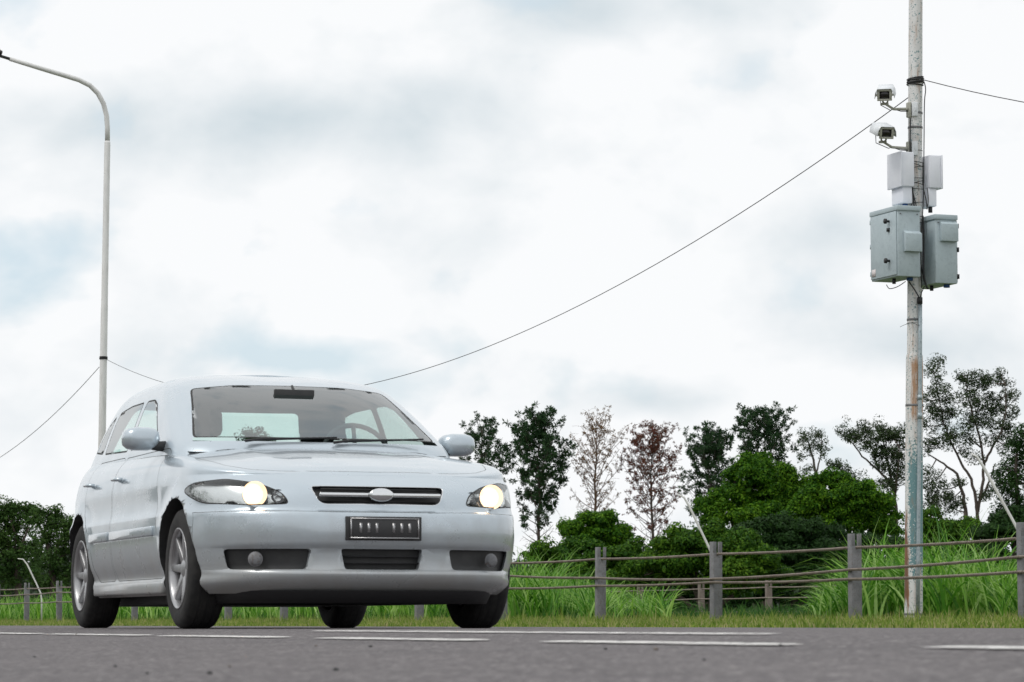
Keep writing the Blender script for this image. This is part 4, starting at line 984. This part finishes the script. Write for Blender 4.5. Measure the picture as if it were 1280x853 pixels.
# remove the part of the lower body that lies inside the cabin
def inside_g(x, y):
    z = .93; xf = smooth_tab(XGF, z) + .05; xr = smooth_tab(XGR, z) - .05; W = smooth_tab(WG, z) - .02
    if not (xf < x < xr): return False
    lim = W; 
    if x < xf + .42: u = (xf + .42 - x) / .42; lim = W * max(0, 1 - u ** 3.4) ** (1/3.4)
    return abs(y) < lim
dl = [f for f in bm.faces if f.calc_center_median().z > .86 and f.normal.z > .6 and f.calc_center_median().z < .975 and inside_g(f.calc_center_median().x, f.calc_center_median().y)]
dl = [f for f in dl if abs(f.normal.y) < .7]
bmesh.ops.delete(bm, geom=dl, context='FACES')
PID = bm.faces.layers.int.new('pid'); MID = bm.faces.layers.int.new('mid')

def inpoly(pt, poly):
    x, y = pt; c = False; n = len(poly)
    for i in range(n):
        x1, y1 = poly[i]; x2, y2 = poly[(i+1) % n]
        if (y1 > y) != (y2 > y) and x < (x2-x1)*(y-y1)/(y2-y1)+x1: c = not c
    return c
def rounded(poly, r, k=4):
    n = len(poly); o = []
    for i in range(n):
        p = Vector((*poly[i], 0)); a = Vector((*poly[i-1], 0)); b_ = Vector((*poly[(i+1) % n], 0))
        ra = min(r, (a-p).length * .45, (b_-p).length * .45)
        s0 = p + (a-p).normalized()*ra; s1 = p + (b_-p).normalized()*ra
        for j in range(k + 1):
            t_ = j / k; q = s0*(1-t_)**2 + p*2*t_*(1-t_) + s1*t_**2; o.append((q.x, q.y))
    return o
def cut(poly, ax, filt):
    """cut the surface along a polygon drawn in the plane of the two axes, return the faces inside"""
    i, j = ax; k = 3 - i - j
    for e in range(len(poly)):
        a = poly[e]; b_ = poly[(e+1) % len(poly)]
        lo = (min(a[0], b_[0]) - .003, min(a[1], b_[1]) - .003); hi = (max(a[0], b_[0]) + .003, max(a[1], b_[1]) + .003)
        d_ = (b_[0]-a[0], b_[1]-a[1]); ln = math.hypot(*d_)
        if ln < 1e-6: continue
        fs = []
        for f in bm.faces:
            if not filt(f): continue
            us = [v.co[i] for v in f.verts]; ws = [v.co[j] for v in f.verts]
            if max(us) < lo[0] or min(us) > hi[0] or max(ws) < lo[1] or min(ws) > hi[1]: continue
            sd = [(v.co[i]-a[0])*(-d_[1]) + (v.co[j]-a[1])*d_[0] for v in f.verts]
            if min(sd) < -1e-7 and max(sd) > 1e-7: fs.append(f)
        if not fs: continue
        no = [0, 0, 0]; no[i] = -d_[1]/ln; no[j] = d_[0]/ln; co = [0, 0, 0]; co[i] = a[0]; co[j] = a[1]
        g = set(fs)
        for f in fs: g.update(f.edges); g.update(f.verts)
        bmesh.ops.bisect_plane(bm, geom=list(g), plane_co=co, plane_no=no, dist=1e-5)
    return [f for f in bm.faces if filt(f) and inpoly((f.calc_center_median()[i], f.calc_center_median()[j]), poly)]
# part ids
PIDS = {}
def region(name, poly, ax, filt, parent_name, matname, gap=.0035, gapmat=1, push=None, rim=None):
    fs = cut(poly, ax, filt)
    fs = [f for f in fs if f[PID] == 0 or parent_name == '*']
    if not fs: print('EMPTY', name); return None
    if gap:
        r_ = bmesh.ops.inset_region(bm, faces=fs, thickness=gap, depth=0.0, use_boundary=True, use_even_offset=True)
        for f in r_['faces']: f[MID] = gapmat; f[PID] = 0
    pid = len(PIDS) + 1; PIDS[pid] = (name, matname, rim)
    if push:
        vs = {v for f in fs for v in f.verts}
        r_ = bmesh.ops.inset_region(bm, faces=fs, thickness=.0008, depth=0.0, use_boundary=True)
        ring = r_['faces']
        vs = {v for f in fs for v in f.verts}
        for v in vs: v.co += Vector(push)
        for f in ring: f[MID] = gapmat if rim is None else rim; f[PID] = 0
    for f in fs: f[PID] = pid
    return pid
front = lambda f: f.normal.x < -.15 and f.calc_center_median().x < .9 and f.calc_center_median().z < .80
sideR = lambda f: f.normal.y > .35 and f.calc_center_median().y > .2
sideL = lambda f: f.normal.y < -.35 and f.calc_center_median().y < -.2
gh = lambda f: f.calc_center_median().z > .93
def mir(p): return [(-a, b_) for a, b_ in reversed(p)]
# wheel arches first
for sg, sf in ((1, sideR), (-1, sideL)):
    for ax in AX:
        circ = [(ax + AR * math.cos(q), WR + .005 + AR * math.sin(q)) for q in [2 * PI * i / 40 for i in range(40)]]
        fs = cut(circ, (0, 2), lambda f: abs(f.normal.y) > .25 and f.calc_center_median().y * sg > .4 and f.calc_center_median().z < .72)
        bmesh.ops.delete(bm, geom=fs, context='FACES')
bm.normal_update()
# front: grille, lower openings, plate, lamps
gril = rounded([(-.30, .598), (.30, .598), (.345, .690), (-.345, .690)], .035); region('grille', gril, (1, 2), front, '', 'trim', .006, 2, (.032, 0, 0))
region('lower_grille', rounded([(-.185, .286), (.185, .286), (.205, .384), (-.205, .384)], .015), (1, 2), front, '', 'trim', 0, 1, (.045, 0, 0))
for p_, in [(rounded([(.365, .286), (.70, .286), (.725, .384), (.345, .384)], .02),), (mir(rounded([(.365, .286), (.70, .286), (.725, .384), (.345, .384)], .02)),)]:
    region('fog_lamp_recess', p_, (1, 2), front, '', 'trim', 0, 1, (.035, 0, 0))
hl = [(.44, .598), (.62, .592), (.80, .606), (.835, .66), (.822, .715), (.70, .728), (.56, .700), (.47, .655)]
fl_ = lambda f: (f.normal.x < -.08 or abs(f.normal.y) > .3) and f.calc_center_median().x < .80 and .55 < f.calc_center_median().z < .80 and f.normal.z < .86
lensz = []
for p_ in (rounded(hl, .03), mir(rounded(hl, .03))): lensz.append(region('headlight_housing', p_, (1, 2), fl_, '', 'reflector', .005, 1, (.0, 0, 0)))
# bonnet, seen from above
_bf = [(.235, 0), (.250, .30), (.280, .45), (.335, .58), (.45, .675), (.70, .735), (1.00, .745), (1.10, .60), (1.04, .30)]
bon = rounded([(x_, -y_) for x_, y_ in reversed(_bf[1:])] + _bf + [(1.02, 0)], .04, 3)
region('bonnet', bon, (0, 1), lambda f: f.normal.z > .12 and .70 < f.calc_center_median().z < .975 and f.calc_center_median().x < 1.25 and f[PID] == 0, '', 'silver', .0035)
# bumper seam
bmp = [(-.95, .10), (.95, .10), (.95, .566), (.46, .566), (.25, .562), (-.25, .562), (-.46, .566), (-.95, .566)]
region('front_bumper', bmp, (1, 2), lambda f: f.calc_center_median().x < .47 and f[PID] == 0, '', 'silver', .003)
# glass: windscreen, rear window
ws = rounded([(-.655, .977), (-.35, .966), (0, .963), (.35, .966), (.655, .977), (.535, 1.278), (.30, 1.302), (0, 1.306), (-.30, 1.302), (-.535, 1.278)], .03)
region('windscreen', ws, (1, 2), lambda f: gh(f) and f.normal.x < -.12 and f.calc_center_median().x < 2.1 and abs(f.normal.y) < .80, '', 'glass', .011, 1)
rw = rounded([(-.60, 1.00), (.60, 1.00), (.50, 1.275), (-.50, 1.275)], .05)
region('rear_window', rw, (1, 2), lambda f: gh(f) and f.normal.x > .25 and f.calc_center_median().x > 3.0 and abs(f.normal.y) < .75, '', 'glass', .012, 1)
w1 = rounded([(1.66, .985), (2.34, .965), (2.34, 1.245), (2.14, 1.240), (2.01, 1.205)], .035)
w2 = rounded([(2.42, .965), (3.10, .985), (3.04, 1.225), (2.75, 1.245), (2.42, 1.245)], .03)
w3 = rounded([(3.17, .99), (3.44, 1.01), (3.26, 1.165), (3.12, 1.215)], .03)
for sf in (sideR, sideL):
    for nm, p_ in (('front_window', w1), ('rear_side_window', w2), ('quarter_window', w3)):
        region(nm, p_, (0, 2), lambda f: gh(f) and sf(f), '', 'glass', .010, 1)
# doors (lower body)
d1 = [(1.22, .255), (2.36, .255), (2.38, .60), (2.38, .93), (1.30, .93), (1.24, .60)]
d2 = [(2.395, .255), (2.86, .255), (2.93, .50), (3.14, .665), (3.16, .94), (2.395, .935)]
dids = []
for sg, sf in ((1, sideR), (-1, sideL)):
    dids.append(region('front_door', rounded(d1, .05), (0, 2), lambda f: sf(f) and f.calc_center_median().z < .945 and f[PID] == 0 and f[MID] == 0 and abs(f.calc_center_median().y) > .72, '', 'silver', .004))
    dids.append(region('rear_door', rounded(d2, .05), (0, 2), lambda f: sf(f) and f.calc_center_median().z < .945 and f[PID] == 0 and f[MID] == 0 and abs(f.calc_center_median().y) > .70, '', 'silver', .004))
# rear lamps
for sg in (1, -1):
    p_ = rounded([(.56, .70), (.80, .70), (.78, .93), (.62, .93)], .02)
    region('tail_lamp', p_ if sg > 0 else mir(p_), (1, 2), lambda f: f.normal.x > .05 and f.calc_center_median().x > 3.35 and f[PID] == 0 and f.calc_center_median().z < .95, '', 'tail', .004)
M['tail'] = mat('red_tail_lamp', (.35, .01, .01), .2)
# arch and sill returns: fold the open edges inwards
bm.edges.ensure_lookup_table()
be = [e for e in bm.edges if e.is_boundary and all(abs(v.co.y) > .55 and v.co.z < .70 and min(abs(math.hypot(v.co.x - a, v.co.z - WR - .005) - AR) for a in AX) < .004 for v in e.verts)]
r_ = bmesh.ops.extrude_edge_only(bm, edges=be)
for g in r_['geom']:
    if isinstance(g, bmesh.types.BMVert): g.co.y -= math.copysign(.30, g.co.y)
for g in r_['geom']:
    if isinstance(g, bmesh.types.BMFace): g[MID] = 3; g[PID] = 0
# split the surface into its parts
def extract(pid, name, mats, parent):
    me = bpy.data.meshes.new(name); b2 = bm.copy(); l2 = b2.faces.layers.int['pid']; m2 = b2.faces.layers.int['mid']
    bmesh.ops.delete(b2, geom=[f for f in b2.faces if f[l2] != pid], context='FACES')
    for f in b2.faces:
        f.smooth = True
        f.material_index = f[m2] if pid == 0 else 0
    b2.to_mesh(me); b2.free()
    for x in mats: me.materials.append(x)
    o = bpy.data.objects.new(name, me); COL.objects.link(o); o.parent = parent; return o
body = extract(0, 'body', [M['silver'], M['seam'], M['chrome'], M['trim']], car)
PO = {}
for pid, (nm, mt_, rim) in PIDS.items(): PO[pid] = extract(pid, nm, [M[mt_]], car); PO[pid]['_p'] = nm
for o in PO.values(): del o['_p']
bm.free()
for o in [body] + list(PO.values()):
    if o.name.startswith(('body', 'front_door', 'rear_door', 'bonnet', 'front_bumper')):
        md = o.modifiers.new('weighted', 'WEIGHTED_NORMAL'); md.keep_sharp = True
def part(b, name, mt, parent=car, **k): return b.build(name, M[mt] if isinstance(mt, str) else mt, parent, **k)
# headlight innards: bowl, bulb, clear lens
for pid, sg in zip(lensz, (1, -1)):
    hh = PO[pid]; me = hh.data
    ln = hh.copy(); ln.data = me.copy(); ln.name = 'headlight_lens'; ln.data.materials.clear(); ln.data.materials.append(M['lens']); COL.objects.link(ln); ln.parent = hh
    for v in me.vertices:      # housing sinks behind the lens
        v.co.x += .05; v.co.y -= sg * .012
    c = Vector((.205, sg * .60, .648)); Ml = Matrix.Translation(c) @ Matrix.Rotation(-PI/2, 4, 'Y')
    b = MB(); b.lathe([(.018, -.015), (.045, .0), (.058, .025), (.061, .05)], 24, Ml); b.build('lamp_bowl', M['chrome'], hh, smooth=True)
    b = MB(); b.lathe([(0, .032), (.025, .031), (.045, .022), (.052, .010)], 24, Ml); b.build('glowing_reflector', M['bulb_glow'], hh, smooth=True)
    b = MB(); b.lathe([(0, .045), (.018, .043), (.030, .036), (.031, .033)], 24, Ml); b.build('bulb', M['bulb'], hh, smooth=True)
    c2 = Vector((.165, sg * .49, .637)); Ml = Matrix.Translation(c2) @ Matrix.Rotation(-PI/2, 4, 'Y')
    b = MB(); b.lathe([(.012, -.015), (.026, .0), (.033, .02), (.034, .03)], 20, Ml); b.build('lamp_bowl', M['chrome'], hh, smooth=True)
# upper grille slats and badge
b = MB()
for z in (.616, .674): b.box((.082, -.29, z - .002), (.098, .29, z + .002))
part(b, 'grille_slat', 'trim')
b = MB(); b.box((.058 - .008, -.305, .636), (.085, .305, .655)); part(b, 'grille_bar', 'chrome', bevel=.004)
b = MB(); Mb = Matrix.Translation((.044, 0, .6455)) @ Matrix.Rotation(-PI/2, 4, 'Y') @ Matrix.Diagonal((1, 1.9, 1, 1)); b.lathe([(0, .012), (.026, .012), (.032, .007), (.033, 0)], 28, Mb); part(b, 'badge', 'chrome', smooth=True)
for z in (.318, .350):
    b = MB(); b.box((.045, -.19, z - .004), (.062, .19, z + .004)); part(b, 'lower_grille_slat', 'black')
for sg in (1, -1):
    b = MB(); c = Vector((.135, sg * .60, .335)); Mf = Matrix.Translation(c) @ Matrix.Rotation(sg * R(-14), 4, 'Z') @ Matrix.Rotation(-PI/2, 4, 'Y')
    b.lathe([(0, .004), (.02, .003), (.029, -.002), (.031, -.012), (.036, -.014)], 22, Mf); part(b, 'fog_lamp', 'post', smooth=True)
# number plate, unreadable
b = MB(); b.box((-.020, -.17, .435), (-.006, .17, .530)); pl = part(b, 'number_plate', mat('plate_face', (.030, .030, .032), .4), bevel=.003)
b = MB()
for lo, hi in [((-.0235, -.172, .433), (-.0195, .172, .439)), ((-.0235, -.172, .526), (-.0195, .172, .532)), ((-.0235, -.172, .439), (-.0195, -.166, .526)), ((-.0235, .166, .439), (-.0195, .172, .526))]: b.box(lo, hi)
b.build('plate_frame', M['alloy'], pl)
b = MB()
for y_ in (-.125, -.085, -.045, .04, .08, .12): b.box((-.0215, y_ - .006, .462), (-.0198, y_ + .006, .508))
b.build('faded_strokes', M['alloy'], pl)
b = MB(); b.box((-.006, -.19, .425), (.015, .19, .54)); part(b, 'plate_holder', 'trim', bevel=.004)
# chin spoiler and underbody
b = MB(); b.box((.62, -.60, .125), (3.55, .60, .20)); part(b, 'underbody', 'black', bevel=.01)
b = MB(); ol = [(.055 + .58 * (1 - math.cos(a) ** .74), .71 * math.sin(a) ** .74) for a in [PI / 2 * i / 14 for i in range(15)]]; ol[-1] = (.635, .71)
ol = [(x_, -y_) for x_, y_ in reversed(ol[1:])] + ol; n_ = len(ol)
vs = [(x_ + .03, y_ * .97, .125) for x_, y_ in ol] + [(x_, y_, .185) for x_, y_ in ol]
b.poly(vs, [(i, i+1, n_+i+1, n_+i) for i in range(n_-1)] + [tuple(range(n_-1, -1, -1))]); part(b, 'chin_apron', 'black')
b = MB(); b.box((.42, -.52, .19), (1.18, .52, .58)); part(b, 'engine_bay', 'black')
for ax in AX:
    b = MB(); b.tube([(ax, -.62, WR - .02), (ax, .62, WR - .02)], .035, 10); b.box((ax - .06, -.35, .17), (ax + .06, .35, .26)); part(b, 'axle', 'trim')
# cowl, wipers
b = MB()
for sg_ in (0, 1):
    y0 = -.05 if sg_ else .42
    pts = [Vector((1.065, y0, .958)), Vector((1.085, y0 - .10, .972)), Vector((1.105, y0 - .45, .984))]
    b2 = MB(); b2.tube(pts, [.008, .006, .004], 6); b2.tube([pts[0] + Vector((.02, -.02, .005)), pts[2] + Vector((.008, -.05, .003))], .005, 6); part(b2, 'wiper', 'black')
# mirrors
for sg in (1, -1):
    Mm = Matrix.Translation((1.50, sg * .865, .985))
    b = MB(); vs = []; n_ = 14
    for x_, s_ in ((-.055, .55), (-.045, .80), (-.015, .97), (.03, 1.0), (.055, .98)):
        for k in range(n_):
            q = 2*PI*k/n_; cy, cz = math.copysign(abs(math.cos(q)) ** .7, math.cos(q)), math.copysign(abs(math.sin(q)) ** .7, math.sin(q))
            vs.append((Mm @ Vector((x_, cy * .098 * s_, cz * .062 * s_)))[:])
    b.poly(vs, [(i*n_+k, i*n_+(k+1) % n_, (i+1)*n_+(k+1) % n_, (i+1)*n_+k) for i in range(4) for k in range(n_)] + [tuple(range(n_-1, -1, -1))])
    mo = part(b, 'wing_mirror', 'silver', smooth=True)
    b = MB(); b.tube([Mm @ Vector((.052, 0, 0)), Mm @ Vector((.056, 0, 0))], [.058, .058], 20); 
    b = MB(); vs = [(Mm @ Vector((.054, math.copysign(abs(math.cos(2*PI*k/n_))**.7, math.cos(2*PI*k/n_))*.095, math.copysign(abs(math.sin(2*PI*k/n_))**.7, math.sin(2*PI*k/n_))*.059)))[:] for k in range(n_)]
    b.poly(vs, [tuple(range(n_))]); b.build('mirror_glass', M['chrome'], mo)
    b = MB(); b.tube([(1.48, sg * .74, .945), (1.49, sg * .80, .948), (1.50, sg * .86, .962)], [.030, .024, .020], 10); b.build('mirror_foot', M['trim'], mo, smooth=True)
# door handles, mouldings, sill strips
for sg in (1, -1):
    for i_, (xh, xm0, xm1) in enumerate([(2.22, 1.30, 2.345), (2.98, 2.43, 2.91)]):
        par = [o for p_, o in PO.items() if p_ == dids[(0 if sg > 0 else 2) + i_]][0]
        b = MB(); y_ = sg * .832; b.tube([(xh - .075, y_ - sg * .004, .80), (xh - .06, y_ + sg * .022, .803), (xh + .06, y_ + sg * .022, .806), (xh + .075, y_ - sg * .004, .808)], .011, 8); b.build('handle', M['silver'], par, smooth=True)
        b = MB(); yb = sg * .846
        b.box((xm0, min(yb - sg*.010, yb + sg*.012), .475), (xm1, max(yb - sg*.010, yb + sg*.012), .525)); b.build('side_moulding', M['silver'], par, bevel=.006)
    b = MB(); yb = sg * .805
    b.box((1.18, min(yb - sg*.03, yb + sg*.022), .178), (2.90, max(yb - sg*.03, yb + sg*.022), .243)); part(b, 'sill_skirt', 'silver', bevel=.012)
# wheels
def wheel(x, sg):
    w_ = MB(); c = Vector((x, sg * .735, WR)); Mw = Matrix.Translation(c) @ Matrix.Rotation(-sg * PI / 2, 4, 'X')
    hw = .0925
    pr_t = [(.195, -hw + .006), (.215, -hw), (.262, -hw - .003), (.288, -hw + .010), (.2975, -hw + .028), (WR, -.03), (WR, .03), (.2975, hw - .028), (.288, hw - .010), (.262, hw + .003), (.215, hw), (.195, hw - .006)]
    w_.lathe(pr_t, 48, Mw); ro = part(w_, 'wheel', 'rubber', smooth=True)
    g = MB()
    for k in range(3): g.lathe([(WR + .0006, -.045 + .04 * k), (WR + .0008, -.038 + .04 * k)], 48, Mw)
    g.build('tread_groove', M['black'], ro)
    b = MB(); b.lathe([(.197, -hw + .005), (.197, hw - .010), (.203, hw - .002), (.197, hw + .001), (.188, hw - .012), (.182, hw - .05), (.182, -hw + .01)], 40, Mw); b.build('rim', M['alloy'], ro, smooth=True)
    b = MB(); b.lathe([(0, .018), (.18, .018)], 24, Mw); b.lathe([(.06, .02), (.13, .026), (.13, .034), (.06, .034)], 24, Mw); b.build('brake_disc', M['trim'], ro)
    b = MB()
    for k in range(7):
        a = 2 * PI * k / 7 + .2
        Ms = Mw @ Matrix.Rotation(a, 4, 'Z')
        v_ = [(-.022, .035, hw - .030), (.022, .035, hw - .030), (.014, .19, hw - .014), (-.014, .19, hw - .014), (-.026, .035, hw - .055), (.026, .035, hw - .055), (.018, .19, hw - .040), (-.018, .19, hw - .040)]
        b.poly([(Ms @ Vector(q))[:] for q in v_], [(0,1,2,3),(7,6,5,4),(0,4,5,1),(2,6,7,3),(1,5,6,2),(0,3,7,4)])
    b.lathe([(0, hw - .022), (.028, hw - .022), (.045, hw - .030), (.05, hw - .05)], 24, Mw)
    b.build('spokes', M['alloy'], ro, bevel=.002)
for x in AX:
    for sg in (1, -1): wheel(x, sg)
# cabin
b = MB(); b.box((1.0, -.70, .22), (3.5, .70, .30)); part(b, 'cabin_floor', 'lining')
b = MB(); b.poly([(1.10, -.70, .90), (1.10, .70, .90), (1.52, .68, .925), (1.52, -.68, .925), (1.62, .66, .85), (1.62, -.66, .85), (1.60, .66, .55), (1.60, -.66, .55)], [(0, 3, 2, 1), (3, 5, 4, 2), (5, 7, 6, 4)]); part(b, 'dashboard', 'trim')
for sg in (1, -1):
    b = MB(); y0, y1 = sorted((sg * .70, sg * .735)); b.box((1.25, y0, .30), (3.2, y1, .90)); part(b, 'door_lining', 'lining', bevel=.01)
for sg, x_ in ((1, 2.02), (-1, 2.06)):
    b = MB(); b.box((x_ - .35, sg * .36 - .24, .32), (x_ + .18, sg * .36 + .24, .52)); part(b, 'seat', 'lining', bevel=.05)
    b = MB(); Mk = Matrix.Translation((x_ + .16, sg * .36, .45)) @ Matrix.Rotation(R(14), 4, 'Y'); b.box((-.06, -.235, 0), (.07, .235, .60), Mk); part(b, 'seat_back', 'lining', bevel=.06)
    b = MB(); Mk = Matrix.Translation((x_ + .33, sg * .36, 1.055)) @ Matrix.Rotation(R(10), 4, 'Y'); b.box((-.045, -.135, .0), (.045, .135, .17), Mk); part(b, 'headrest', 'lining', bevel=.04)
b = MB(); b.box((2.95, -.64, .35), (3.32, .64, .55)); b.box((3.20, -.64, .5), (3.36, .64, .90)); part(b, 'rear_bench', 'lining', bevel=.05)
for y_ in (-.40, .40):
    b = MB(); b.box((3.26, y_ - .10, .90), (3.33, y_ + .10, .99)); part(b, 'headrest', 'lining', bevel=.03)
b = MB(); Mst = Matrix.Translation((1.70, -.36, .93)) @ Matrix.Rotation(R(-65), 4, 'Y')
b.tube([Mst @ Vector((.185 * math.cos(2*PI*k/28), .185 * math.sin(2*PI*k/28), 0)) for k in range(29)], .014, 8, False)
b.tube([Mst @ Vector((-.18, 0, 0)), Mst @ Vector((.0, 0, -.02)), Mst @ Vector((.18, 0, 0))], .013, 6); b.tube([Mst @ Vector((0, 0, 0)), Mst @ Vector((0, 0, -.2))], .03, 8)
part(b, 'steering_wheel', 'trim', smooth=True)
b = MB(); b.box((1.66, -.11, 1.215), (1.685, .11, 1.275)); b.tube([(1.68, 0, 1.27), (1.72, 0, 1.30)], .008, 6); part(b, 'rear_view_mirror', 'trim', bevel=.01)
